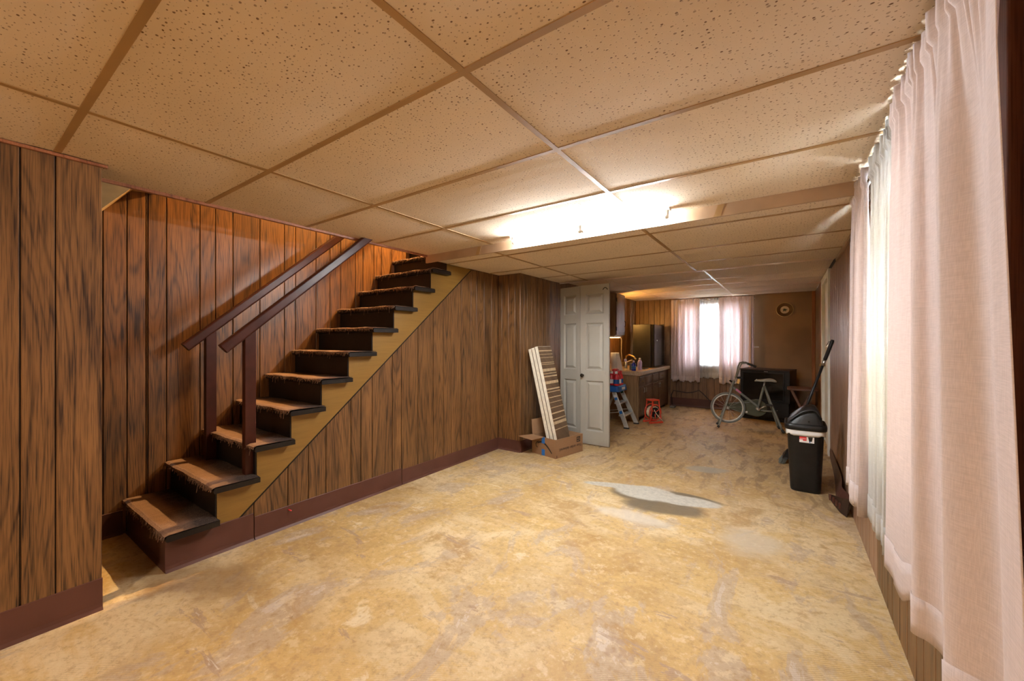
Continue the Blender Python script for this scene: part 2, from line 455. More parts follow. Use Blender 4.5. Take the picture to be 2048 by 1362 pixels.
    c = k.mix(k.math('MULTIPLY', k.math('SUBTRACT', 1.0, k.step(d4, 0.5, 1.1)), 0.65), c, (0.60, 0.53, 0.42))
    d5 = patch(-2.45, 0.75, 0.50, 0.16, 0.35, 2.4)      # grime by the foot of the stairs
    c = k.mix(k.math('MULTIPLY', k.math('SUBTRACT', 1.0, k.step(d5, 0.4, 1.3)), 0.6), c, (0.20, 0.11, 0.045))
    # expansion joint
    h = k.math('MULTIPLY_ADD', fine, 0.5, k.math('MULTIPLY', comb, 0.4))
    h = k.math('MULTIPLY_ADD', drag, 0.6, h)
    k.bump(h, 0.30, 0.006)
    return k.set(c, k.math('MULTIPLY_ADD', drag2, 0.35, 0.36), 0, 0.4)
M['floor'] = mat_floor()

def mat_carpet():
    k = NT('worn_stair_carpet')
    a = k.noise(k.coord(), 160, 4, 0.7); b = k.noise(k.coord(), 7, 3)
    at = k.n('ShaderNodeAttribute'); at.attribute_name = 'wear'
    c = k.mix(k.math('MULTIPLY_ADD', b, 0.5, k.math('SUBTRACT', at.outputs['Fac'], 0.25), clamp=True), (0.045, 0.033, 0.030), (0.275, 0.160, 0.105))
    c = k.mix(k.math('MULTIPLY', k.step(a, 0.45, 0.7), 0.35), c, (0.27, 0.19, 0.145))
    k.bump(a, 0.8, 0.006)
    return k.set(c, 0.95, 0, 0.1)
M['carpet'] = mat_carpet()

def mat_cardboard():
    k = NT('corrugated_cardboard')
    a = k.noise(k.coord((1, 1, 12)), 22, 3); b = k.noise(k.coord(), 5, 3)
    c = k.mix(a, (0.26, 0.145, 0.075), (0.33, 0.195, 0.105)); c = k.mix(k.math('MULTIPLY', b, 0.4), c, (0.24, 0.13, 0.065))
    return k.set(c, 0.75, 0, 0.2)
M['card'] = mat_cardboard()

def mat_door():
    k = NT('scuffed_grey_white_door')
    a = k.noise(k.coord(), 3.0, 5, 0.6); s = k.noise(k.coord((6, 6, 1)), 9, 4, 0.7)
    x, y, z = k.xyz()
    c = k.mix(a, (0.32, 0.30, 0.255), (0.38, 0.355, 0.305))
    c = k.mix(k.math('MULTIPLY', k.step(s, 0.60, 0.75), 0.4), c, (0.22, 0.185, 0.14))
    # rust and scuffs along the bottom rail
    lo = k.math('MULTIPLY_ADD', a, 0.22, z)
    c = k.mix(k.math('MULTIPLY', k.math('SUBTRACT', 1.0, k.step(lo, 0.10, 0.19)), 0.55), c, (0.25, 0.21, 0.16))
    return k.set(c, 0.42, 0, 0.4)
M['door'] = mat_door()

def mat_counter():
    k = NT('speckled_laminate')
    a = k.noise(k.coord(), 45, 4, 0.7)
    return k.set(k.mix(k.step(a, 0.35, 0.65), (0.34, 0.24, 0.145), (0.50, 0.38, 0.25)), 0.3, 0, 0.5)
M['counter'] = mat_counter()

def mat_emit(name, col, s):
    k = NT(name); return k.set((0.9, 0.9, 0.9), 0.3, emit=col, strength=s)
M['tube'] = mat_emit('lit_fluorescent_tube', (0.95, 0.98, 1.0), TUBE_POWER)

def mat_glass(name, col=(0.95, 0.97, 0.97), rough=0.02):
    k = NT(name)
    t = k.n('ShaderNodeBsdfTransparent'); g = k.n('ShaderNodeBsdfGlossy'); mx = k.n('ShaderNodeMixShader')
    t.inputs[0].default_value = (*col, 1); g.inputs['Roughness'].default_value = rough; mx.inputs[0].default_value = 0.07
    k.link(t.outputs[0], mx.inputs[1]); k.link(g.outputs[0], mx.inputs[2]); k.N.remove(k.p)
    k.link(mx.outputs[0], k.N['Material Output'].inputs[0]); return k.m
M['pane'] = mat_glass('window_glass')
M['clear_plastic'] = mat_glass('clear_bottle_plastic', (0.80, 0.82, 0.84), 0.1)
M['lilac'] = plain('lilac_plastic', (0.42, 0.33, 0.55), 0.3)

# ------------------------------------------------------------------ the room shell
XL, XS, XB, XR, XK, XP = -2.56, -2.68, -3.45, 0.38, -2.45, -2.38
YF, YP0, YP1 = 7.85, 3.60, 4.52
Z1, Z2, Z3 = 2.02, 1.955, 2.0

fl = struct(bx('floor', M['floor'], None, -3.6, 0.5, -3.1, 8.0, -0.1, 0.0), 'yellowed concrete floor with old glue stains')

def board(parent, plane, pos, a0, a1, z0, z1, mat, t=0.008, side=1, z0b=None, z1b=None, name='board'):
    """one panelling board, chamfered front edges. plane 'x': face at x=pos, spans y a0..a1; 'y': face at y=pos, spans x.
    side: direction the face looks. z0b/z1b: heights at the a1 edge when the end is cut on the slope"""
    g, ch = 0.0022, 0.0025
    a0 += g; a1 -= g
    z0b = z0 if z0b is None else z0b; z1b = z1 if z1b is None else z1b
    b = B()
    def V(a, d, z):
        return b.verts.new((pos - side*d, a, z) if plane == 'x' else (a, pos - side*d, z))
    lo = [V(a0, t, z0), V(a0, ch, z0), V(a0+ch, 0, z0), V(a1-ch, 0, z0b), V(a1, ch, z0b), V(a1, t, z0b)]
    hi = [V(a0, t, z1), V(a0, ch, z1), V(a0+ch, 0, z1), V(a1-ch, 0, z1b), V(a1, ch, z1b), V(a1, t, z1b)]
    b.faces.new(lo); b.faces.new(hi[::-1])
    for i in range(6):
        b.faces.new((lo[i], hi[i], hi[(i+1) % 6], lo[(i+1) % 6]))
    return obj(name, b, mat, parent)

def cove(name, parent, plane, pos, a0, a1, h, side=1, mat=None):
    """vinyl cove base: flat strip with a flared toe"""
    prof = [(0.0, 0.0), (0.016, 0.0), (0.013, 0.004), (0.006, 0.014), (0.0035, 0.03), (0.003, h-0.003), (0.0, h)]
    b = B()
    poly = [(pos + side*d, z) for d, z in prof]
    if plane == 'x':
        A = [b.verts.new((p, a0, z)) for p, z in poly]; C = [b.verts.new((p, a1, z)) for p, z in poly]
    else:
        A = [b.verts.new((a0, p, z)) for p, z in poly]; C = [b.verts.new((a1, p, z)) for p, z in poly]
    b.faces.new(A); b.faces.new(C[::-1])
    n = len(poly)
    for i in range(n): b.faces.new((A[i], C[i], C[(i+1) % n], A[(i+1) % n]))
    return obj(name, b, mat or M['cove'], parent)

# near left wall
wl = struct(bx('wall_left', M['groove'], None, XB-0.1, XL-0.008, -3.0, 0.42, 0, 2.3), 'near wall of oak panelling left of the stairs')
ys = [-3.0, -2.8, -2.6, -2.4, -2.2, -2.0, -1.8, -1.65, -1.5, -1.35, -1.15, -0.95, -0.8, -0.62, -0.45, -0.28, -0.12, 0.055, 0.188, 0.283, 0.424]
for a, c in zip(ys, ys[1:]): board(wl, 'x', XL, a, c, 0.0, Z1+0.005, M['oak'])
bl = struct(cove('baseboard_left', None, 'x', XL, -3.0, 0.424, 0.142), 'brown vinyl baseboard under the near left wall')
tr = bx('trim_1', M['red_trim'], None, XL, XL+0.018, -3.0, 0.44, Z1-0.016, Z1-0.003, 0.003)
struct(tr, 'brown edge trim along the top of the near left wall')

# stairwell back wall (runs on up to the floor above)
wb = struct(bx('wall_stairwell', M['groove'], None, XB-0.1, XB-0.008, 0.42, 4.6, 0, 4.4), 'orange oak panelling behind the stairs')
ys = [0.42, 0.573, 0.681, 0.772, 0.781, 0.877, 1.063, 1.157, 1.269, 1.456, 1.644, 1.735, 1.914, 2.046, 2.151, 2.309, 2.392, 2.519, 2.61, 2.743, 2.884, 3.003, 3.13, 3.3, 3.42, 3.6, 3.75, 3.9, 4.1, 4.3, 4.6]
for a, c in zip(ys, ys[1:]): board(wb, 'x', XB, a, c, 0, 3.2, M['oak_stair'])
struct(cove('baseboard_stairwell', None, 'x', XB, 0.42, 0.66, 0.15))
su = B()
box(su, -2.80, -2.72, 0.42, 2.785, Z1+0.04, 4.4); box(su, -2.815, -2.69, 2.785, 4.6, Z2+0.005, 4.4); box(su, XB, -2.72, 4.5, 4.6, 2.2, 4.4); box(su, XB-0.1, -2.72, 0.3, 0.42, 2.2, 4.4); box(su, XB-0.1, -2.72, 0.3, 4.6, 4.4, 4.5)
struct(obj('wall_stairwell_upper', su, M['plaster']), 'plastered stairwell walls above the ceiling')
su = B()
prism(su, [(0.42, 1.825), (0.70, 2.178), (0.82, 2.195), (0.82, 2.30), (0.42, 2.30)], 'x', XB, -2.79)
struct(obj('trim_soffit', su, M['tan_paint']), 'tan sloping soffit at the low end of the stairwell')

# wall under the stairs, cut on the slope of the stringer
SL = lambda y: 0.16 + (y - 1.017)*0.8455
wu = B()
prism(wu, [(0.95, 0), (YP0, 0), (YP0, Z2+0.03), (3.13, Z2+0.03), (0.95, SL(0.95)+0.02)], 'x', XS-0.03, XS-0.008)
wu = struct(obj('wall_under_stairs', wu, M['groove']), 'oak panelling closing the space under the stairs')
ys = [0.985, 1.098, 1.299, 1.435, 1.56, 1.756, 1.841, 1.943, 2.136, 2.23, 2.413, 2.6, 2.73, 2.84, 2.984, 3.13, 3.219, 3.345, 3.475, 3.6]
for a, c in zip(ys, ys[1:]):
    board(wu, 'x', XS, a, c, 0, min(Z2, SL(a)), M['oak'], z1b=min(Z2, SL(c)))
struct(cove('baseboard_under_stairs', None, 'x', XS, 1.10, 2.228, 0.14), 'brown vinyl baseboard below the stairs, near length')
struct(cove('baseboard_under_stairs', None, 'x', XS, 2.234, 3.60, 0.125), 'brown vinyl baseboard below the stairs, far length')

# boxed-out pier beside the opening
wp = struct(bx('wall_pier', M['groove'], None, XB, XP-0.008, YP0+0.008, YP1, 0, Z2+0.03), 'oak-panelled pier projecting beyond the stairs')
xs = [XS, -2.626, -2.535, -2.449, XP]
for a, c in zip(xs, xs[1:]): board(wp, 'y', YP0, a, c, 0, Z2, M['oak'], side=-1)
ys = [YP0, 3.675, 3.74, 3.83, 3.908, 3.99, 4.079, 4.17, 4.261, 4.38, YP1]
for a, c in zip(ys, ys[1:]): board(wp, 'x', XP, a, c, 0, Z2, M['oak'])
b1 = struct(cove('baseboard_pier', None, 'y', YP0, XS, XP, 0.125, side=-1)); 
cove('return', b1, 'x', XP, YP0, 4.40, 0.125)

# kitchen left wall and far wall
wk = struct(bx('wall_kitchen', M['groove'], None, XK-0.1, XK-0.008, YP1, YF+0.1, 0, Z3+0.05), 'panelled kitchen wall behind the wall cabinet')
y = YP1
while y < YF-0.02:
    c = min(YF, y + random.choice((0.10, 0.14, 0.17, 0.2))); board(wk, 'x', XK, y, c, 0, Z3+0.01, M['oak_far']); y = c
wf = B()
WX0, WX1, WZ0, WZ1 = -1.52, -0.66, 0.80, 1.82
for r in ((XK-0.1, WX0, 0, 2.06), (WX1, XR+0.1, 0, 2.06), (WX0, WX1, 0, WZ0), (WX0, WX1, WZ1, 2.06)):
    box(wf, r[0], r[1], YF+0.008, YF+0.16, r[2], r[3])
wf = struct(obj('wall_far', wf, M['groove']), 'far end wall of oak panelling with the bright window')
xs = [XK, -2.37, -2.29, -2.20, -2.09, -1.985, -1.90, -1.80, -1.69, -1.60, WX0, -1.40, -1.31, -1.17, -1.05, -0.96, -0.86, -0.76, WX1, -0.55, -0.47]
for a, c in zip(xs, xs[1:]):
    if a >= WX0-1e-6 and c <= WX1+1e-6:
        board(wf, 'y', YF, a, c, 0, WZ0-0.02, M['oak_far'], side=-1); board(wf, 'y', YF, a, c, WZ1+0.02, Z3+0.01, M['oak_far'], side=-1)
    else: board(wf, 'y', YF, a, c, 0, Z3+0.01, M['oak_far'], side=-1)
struct(bx('wall_panel', M['sheet'], None, -0.47, 0.335, YF-0.006, YF+0.004, 0, Z3, 0.002), 'plain brown sheet panel beside the far window')
struct(bx('trim_2', M['orange_trim'], None, 0.335, XR, YF-0.022, YF+0.004, 0, Z3, 0.004), 'orange pine corner trim on the far wall')
struct(cove('baseboard_far', None, 'y', YF-0.002, -1.80, 0.33, 0.155, side=-1))

# right wall with the near window and the white door
NY0, NY1, NZ0, NZ1 = 1.52, 2.60, 0.72, 1.84
DY0, DY1, DZ = 5.42, 6.22, 1.93
wr = B()
for r in ((-3.0, NY0, 0, 2.06), (NY1, DY0, 0, 2.06), (DY1, YF+0.1, 0, 2.06), (NY0, NY1, 0, NZ0), (NY0, NY1, NZ1, 2.06), (DY0, DY1, DZ, 2.06)):
    box(wr, XR+0.008, XR+0.16, r[0], r[1], r[2], r[3])
wr = struct(obj('wall_right', wr, M['groove']), 'right wall of brown panelling behind the pink curtains')
ys = [-3.0]
while ys[-1] < NY0-0.25: ys.append(ys[-1]+random.choice((0.10, 0.15, 0.2)))
ys[-1] = NY0-0.10
for a, c in zip(ys, ys[1:]): board(wr, 'x', XR, a, c, 0, Z1, M['oak_fine'], side=-1)
ys = [NY0-0.10, 1.54, 1.66, 1.75, 1.88, 1.97, 2.10, 2.22, 2.36, 2.45, 2.58, NY1+0.1]
for a, c in zip(ys, ys[1:]): board(wr, 'x', XR, a, c, 0, NZ0-0.06, M['oak'], side=-1)
ys = [NY1+0.1, 2.80, 2.92, 3.05]
while ys[-1] < 5.2: ys.append(ys[-1]+random.choice((0.06, 0.07, 0.09, 0.11)))
ys[-1] = 5.33
for a, c in zip(ys, ys[1:]): board(wr, 'x', XR, a, c, 0, Z2, M['oak_fine'], side=-1)
ys = [6.34, 6.5, 6.68, 6.8, 7.0, 7.2, 7.34, 7.5, 7.68, YF]
for a, c in zip(ys, ys[1:]): board(wr, 'x', XR, a, c, 0, Z3, M['orange_trim'] if 6.7 > a > 6.45 else M['oak_far'], side=-1)
# vertical casing at the near end of the window, at the edge of the picture
struct(bx('trim_3', M['red_trim'], None, XR-0.022, XR+0.01, 1.195, 1.235, 0, Z1, 0.004), 'red-brown casing strip beside the near pink curtain')
struct(bx('trim_4', M['red_trim'], None, XR-0.012, XR+0.01, 0.98, 1.165, 0, Z1, 0.004), 'brown flat casing board at the right edge')
struct(bx('trim_5', M['tee'], None, XR-0.02, XR, 2.64, YP1, Z2-0.028, Z2-0.004, 0.003), 'wooden edge trim where ceiling meets the right wall')
struct(bx('wall_behind', M['plaster'], None, XL, XR+0.1, -3.1, -3.0, 0, 2.1), 'cream wall behind the viewer')

# ------------------------------------------------------------------ dropped ceiling
struct(bx('ceiling_deck', M['groove'], None, -2.72, XR+0.16, -3.1, YF+0.16, 2.115, 2.2), 'floor deck above the dropped ceiling')
def tile_mesh(x0, x1, y0, y1, z, sag, n):
    b = B(); t = 0.014
    V = []
    for i in range(n+1):
        for j in range(n+1):
            u, w = i/n, j/n
            s = sag*(16*u*(1-u)*w*(1-w))
            V.append(b.verts.new((x0+(x1-x0)*u, y0+(y1-y0)*w, z - s)))
    for i in range(n):
        for j in range(n):
            k = i*(n+1)+j
            b.faces.new((V[k], V[k+1], V[k+n+2], V[k+n+1]))
    e = bmesh.ops.extrude_face_region(b, geom=b.faces[:])
    bmesh.ops.translate(b, vec=(0, 0, t), verts=[g for g in e['geom'] if isinstance(g, bmesh.types.BMVert)])
    return b

def ceiling_zone(name, label, xs, ys, z, tee, sag=0.0, n=1, backing=0.06):
    x0, x1, y0, y1 = xs[0], xs[-1], ys[0], ys[-1]
    c = struct(bx(name, M['groove'], None, x0, x1, y0, y1, z+backing, z+backing+0.03), label)
    for i, (a, bb) in enumerate(zip(ys, ys[1:])):
        for j, (p, q) in enumerate(zip(xs, xs[1:])):
            obj('ceiling_tile', tile_mesh(p+0.002, q-0.002, a+0.002, bb-0.002, z+0.002, sag*random.uniform(0.5, 1.3), n), M['tile'], c, smooth=False)
    h = 0.0115
    def tee_bar(x0, x1, y0, y1, nm):
        b = B(); box(b, x0, x1, y0, y1, z-0.0015, z+0.0015)
        if (x1-x0) > (y1-y0): box(b, x0, x1, (y0+y1)/2-0.001, (y0+y1)/2+0.001, z+0.0015, z+0.03)
        else: box(b, (x0+x1)/2-0.001, (x0+x1)/2+0.001, y0, y1, z+0.0015, z+0.03)
        obj(nm, b, tee, c)
    for a in ys[1:-1]: tee_bar(x0, x1, a-h, a+h, 'main_tee')
    for p in xs[1:-1]:
        for a, bb in zip(ys, ys[1:]): tee_bar(p-h, p+h, a+(h if a > y0 else 0), bb-(h if bb < y1 else 0), 'cross_tee')
    return c
YB = 2.62
ceiling_zone('ceiling', 'tan perforated tile ceiling of the near room', [-2.78, -2.01, -0.79, XR], [-3.0, -2.76, -2.15, -1.54, -0.94, -0.32, 0.286, 0.889, 1.473, 2.06, YB], Z1, M['tee'], sag=0.005, n=6)
ceiling_zone('ceiling_low', 'lower tile ceiling beyond the fluorescent light', [XS, -2.0, -0.78, XR], [YB, 2.79, 3.44, 4.035, YP1], Z2, M['tee'], sag=0.004, n=4)
ceiling_zone('ceiling_kitchen', 'sagging tile ceiling over the kitchen end', [XK, -1.90, -0.755, XR], [YP1, 4.87, 5.57, 6.13, 6.68, 7.33, YF], Z3, M['tee_pale'], sag=0.011, n=8)
fa = B(); box(fa, -2.80, XR, YB-0.004, YB+0.012, Z2-0.004, Z1+0.01)
fa = struct(obj('trim_fascia', fa, M['fascia']), 'tan fascia where the ceiling steps down by the light')
for x in (-2.16, -0.33):
    b = B(); prism(b, [(x-0.025, Z2-0.004), (x+0.012, Z2-0.004), (x+0.035, Z1), (x, Z1)], 'y', YB-0.007, YB-0.003)
    obj('joint_clip', b, M['tee'], fa)
struct(bx('trim_edge', M['red_trim'], None, -2.80, -2.775, 0.42, YB, Z1-0.014, Z1+0.012, 0.002), 'brown edging of the ceiling along the stair opening')
b = B(); box(b, XP-0.02, -1.80, YP1-0.012, YP1+0.012, Z2-0.012, Z2-0.002); box(b, -2.8+0.35, XR, YP1, YP1+0.01, Z2-0.006, Z3+0.02)
struct(obj('trim_header', b, M['tee_pale']), 'pale metal angle across the kitchen opening')
# ------------------------------------------------------------------ windows
def window(name, label, plane, pos, a0, a1, z0, z1, out):
    """sash window: frame, meeting rail, two panes. pos: inner wall face, out: +1 outward direction"""
    def bb(b, a, c, d0, d1, zz0, zz1):
        p, q = sorted((pos+out*d0, pos+out*d1))
        if plane == 'x': box(b, p, q, a, c, zz0, zz1)
        else: box(b, a, c, p, q, zz0, zz1)
    f = B(); w = 0.05
    bb(f, a0, a0+w, 0.03, 0.11, z0, z1); bb(f, a1-w, a1, 0.03, 0.11, z0, z1); bb(f, a0+w, a1-w, 0.03, 0.11, z0, z0+w); bb(f, a0+w, a1-w, 0.03, 0.11, z1-w, z1)
    o = struct(obj(name, f, M['white_paint'], bevel=0.003), label)
    zm = (z0+z1)/2
    f = B(); bb(f, a0+w, a1-w, 0.05, 0.09, zm-0.02, zm+0.02); obj('meeting_rail', f, M['white_paint'], o)
    for zz0, zz1 in ((z0+w, zm-0.02), (zm+0.02, z1-w)):
        f = B(); bb(f, a0+w, a1-w, 0.066, 0.070, zz0, zz1); obj('pane', f, M['pane'], o)
    f = B(); bb(f, a0-0.03, a1+0.03, -0.03, 0.03, z0-0.03, z0); obj('sill', f, M['white_paint'], o, bevel=0.004)
    for c0, c1, zz0, zz1 in ((a0-0.05, a0, z0-0.03, z1+0.05), (a1, a1+0.05, z0-0.03, z1+0.05), (a0, a1, z1, z1+0.05)):
        f = B(); bb(f, c0, c1, -0.014, 0.0, zz0, zz1); obj('casing', f, M['red_trim'], o, bevel=0.003)
    return o
window('window_1', 'bright sash window behind the far curtains', 'y', YF, WX0, WX1, WZ0, WZ1, 1)
window('window_2', 'sash window behind the near pink curtains', 'x', XR, NY0, NY1, NZ0, NZ1, 1)
# unseen wall and slab, added to dim daylight at the near window
struct(bx('wall_sky_blocker', M['plaster'], None, 1.10, 1.2, 0.2, 3.6, -0.1, 2.25), 'unseen wall added to dim the near window')
struct(bx('roof_sky_blocker', M['well'], None, XR+0.16, 1.3, 0.2, 3.6, 2.25, 2.33), 'unseen slab added to keep sky light off the near window')  # added only to block sky above the near window

# ------------------------------------------------------------------ curtains
def curtain(name, label, cat, plane, base, a0, a1, zb, zt, folds, amp, mat, seed, group=None, ruffle=0.05, flare=0.0, hem=0.10, hemwave=0.01, side=-1, lean=0.0, n=None, drift=0.0, pinch=0.55):
    """gathered cloth on a rod: deep irregular folds below, tight gathers at the heading, ruffle above the rod, sewn hem.
    base: position of the cloth's mean plane; side: direction of the room"""
    r = random.Random(seed)
    n = n or int(folds*14)
    zs = [zt+ruffle, zt+ruffle*0.5, zt+0.012, zt, zt-0.012, zt-0.03, zt-0.06]
    k = 22
    for i in range(1, k+1): zs.append(zt-0.06-(zt-0.06-zb)*i/k)
    cuts = sorted(r.uniform(0.03, 0.97) for _ in range(max(1, int(folds)-1)))
    ph = [r.uniform(0, 6.28) for _ in range(6)]
    am = [r.uniform(0.55, 1.25) for _ in range(int(folds)+3)]
    gath = (a1-a0)/0.042
    bm = B(); G = []
    for zi, z in enumerate(zs):
        d = max(0.0, min(1.0, (zt-z)/(zt-zb)))          # 0 at the rod, 1 at the hem
        row = []
        for i in range(n+1):
            u = i/n
            uu = u + 0.05*math.sin(2*PI*u*1.3+ph[0])
            fold = math.sin(2*PI*folds*uu+ph[1]); kf = am[int(abs(uu)*folds) % len(am)]
            fold = math.copysign(abs(fold)**pinch, fold)*kf
            fine = math.sin(2*PI*gath*u+ph[2]+1.3*math.sin(17*u+ph[3])+0.9*math.sin(41*u))*(0.8+0.35*math.sin(29*u+ph[0]))
            f2 = 0.35*math.sin(2*PI*folds*1.7*uu+ph[3]+d*1.4)
            grow = min(1.0, d*5.0+0.10)
            off = amp*(grow*(fold+f2)*(0.75+0.35*d) + (1-grow)*0.45*fine)
            if z > zt-0.02: off = 0.011*fine*(1.6 if z > zt+0.013 else 0.9) + (0.006 if abs(z-zt) < 0.013 else 0)
            off += flare*d*d
            a = a0 + (a1-a0)*u + 0.004*math.cos(2*PI*folds*3.3*u) + drift*d*(u-0.5) + lean*d
            zz = z
            if d > 0.98: zz += hemwave*math.sin(2*PI*folds*0.6*u+ph[4]) + hemwave*0.5*math.sin(2*PI*folds*1.4*u+ph[5])
            p = base + side*off
            row.append(bm.verts.new((p, a, zz) if plane == 'x' else (a, p, zz)))
        G.append(row)
    for A, C in zip(G, G[1:]):
        for i in range(n): bm.faces.new((A[i], A[i+1], C[i+1], C[i]))
    t = thing(name, label, cat, ((base, (a0+a1)/2, zb) if plane == 'x' else ((a0+a1)/2, base, zb)), group)
    # the hem: a second layer over the bottom strip
    hb = B(); rows = []
    for j in (3, 2, 1, 0):
        src = G[-1-j]
        rows.append([hb.verts.new(v.co + (Vector((side*0.0025, 0, 0)) if plane == 'x' else Vector((0, side*0.0025, 0)))) for v in src])
    top = rows[0]
    f = hem/((zt-0.06-zb)*3/k)
    if f < 1:
        for i, v in enumerate(rows[0]): v.co = rows[3][i].co.lerp(v.co, min(1, f)) ; rows[1][i].co = rows[3][i].co.lerp(v.co, 0.66); rows[2][i].co = rows[3][i].co.lerp(v.co, 0.33)
    for A, C in zip(rows, rows[1:]):
        for i in range(n): hb.faces.new((A[i], A[i+1], C[i+1], C[i]))
    obj('cloth', bm, mat, t, smooth=True, solid=0.0016)
    obj('hem', hb, mat, t, smooth=True, solid=0.0012)
    return t

def rod(name, label, plane, pos, a0, a1, z, side):
    b = B()
    wall = pos - side*0.07
    P = [(wall, a0, z), (pos, a0, z), (pos, a1, z), (wall, a1, z)]
    if plane == 'y': P = [(q[1], q[0], q[2]) for q in P]
    tube(b, P, 0.006, 8)
    return tag(obj(name, b, M['white_metal'], smooth=True), label, 'curtain rod')

# near window, right wall
rod('curtain_rod', 'white rod carrying the near pink curtains', 'x', 0.315, 1.0, 2.74, 1.945, -1)
curtain('curtain', 'pink curtain filling the right edge, nearest to the viewer', 'curtain', 'x', 0.292, 0.985, 1.81, 0.475, 1.945, 3.4, 0.022, M['pink_cloth'], 4, ruffle=0.055, flare=0.0, hemwave=0.03, n=200, pinch=1.0, drift=0.16, lean=-0.08)
curtain('sheer_curtain', 'white sheer between the two near pink curtains', 'curtain', 'x', 0.308, 1.815, 2.345, 0.44, 1.945, 6, 0.012, M['sheer'], 9, ruffle=0.055, hemwave=0.008, n=110)
curtain('curtain', 'narrow pink curtain beside the right wall panelling', 'curtain', 'x', 0.293, 2.35, 2.74, 0.455, 1.945, 5, 0.020, M['pink_cloth'], 12, ruffle=0.05, flare=0.01, hemwave=0.02, n=90, pinch=0.75)
# far window
rod('curtain_rod', 'white rod carrying the far window curtains', 'y', YF-0.085, -1.76, -0.44, 1.93, -1)
curtain('curtain', 'sunlit pink curtain left of the far sheer', 'curtain', 'y', YF-0.112, -1.76, -1.27, 0.48, 1.93, 6, 0.022, M['pink_cloth'], 21, ruffle=0.04, hemwave=0.015, n=100)
curtain('sheer_curtain', 'glowing white sheer in the middle of the far window', 'curtain', 'y', YF-0.048, -1.36, -0.88, 0.55, 1.93, 7, 0.008, M['sheer'], 22, ruffle=0.04, n=100)
curtain('curtain', 'sunlit pink curtain right of the far sheer, above the bicycle', 'curtain', 'y', YF-0.112, -0.97, -0.44, 0.475, 1.93, 6, 0.022, M['pink_cloth'], 25, ruffle=0.04, hemwave=0.015, n=100)

# ------------------------------------------------------------------ fluorescent lights
def strip_light(label, x0, x1, y, z):
    t = thing('ceiling_light', label, 'light', ((x0+x1)/2, y, z))
    b = B(); prism(b, [(y-0.03, z), (y-0.022, z-0.012), (y+0.022, z-0.012), (y+0.03, z)], 'x', x0, x1)
    obj('housing', b, M['white_metal'], t)
    xm = (x0+x1)/2
    for a, c in ((x0+0.02, xm-0.012), (xm+0.012, x1-0.02)):
        b = B(); tube(b, [(a, y, z-0.036), (c, y, z-0.036)], 0.019, 16); obj('tube', b, M['tube'], t, smooth=True)
        for e in (a, c):
            b = B(); prism(b, [(y-0.018, z-0.010), (y-0.018, z-0.050), (y-0.008, z-0.058), (y+0.008, z-0.058), (y+0.018, z-0.050), (y+0.018, z-0.010)], 'x', e-0.008, e+0.008)
            obj('lamp_holder', b, M['white_plastic'], t)
    return t
strip_light('lit fluorescent strip light below the ceiling step', -1.74, -0.575, 2.51, Z1-0.002)
dm = thing('fill_dome', 'warm glass dome added behind the viewer to fill the near room', 'light', (-1.0, -1.3, Z1-0.002))  # invented fixture, added to brighten the near room
b = B(); lathe(b, [(0.15, -0.022), (0.155, -0.012), (0.155, 0.0)], (-1.0, -1.3, Z1-0.002), 28); obj('base', b, M['brass'], dm, smooth=True)
b = B(); lathe(b, [(0.01, -0.095), (0.06, -0.088), (0.10, -0.07), (0.13, -0.045), (0.143, -0.022)], (-1.0, -1.3, Z1-0.002), 28); obj('glass', b, mat_emit('fill_dome_glow', (1.0, 0.78, 0.55), FILL_W/(PI*0.075)), dm, smooth=True)

def bulb(name, label, c, watts, col, mat_col):
    t = thing(name, label, 'light', c)
    b = B(); lathe(b, [(0.012, 0.0), (0.016, -0.015), (0.03, -0.05), (0.03, -0.065), (0.018, -0.085), (0.004, -0.09)], c, 16)
    k = mat_emit(name+'_glass', col, watts/(PI*0.0125)); obj('glass', b, k, t, smooth=True)
    b = B(); lathe(b, [(0.035, 0.05), (0.035, 0.03), (0.018, 0.02), (0.014, 0.0)], c, 16); obj('holder', b, M['white_plastic'], t, smooth=True)
    return t
bulb('pendant_bulb', 'warm bare bulb at the head of the stairs', (-3.0, 3.05, 3.6), STAIR_W, (1.0, 0.63, 0.26), None)

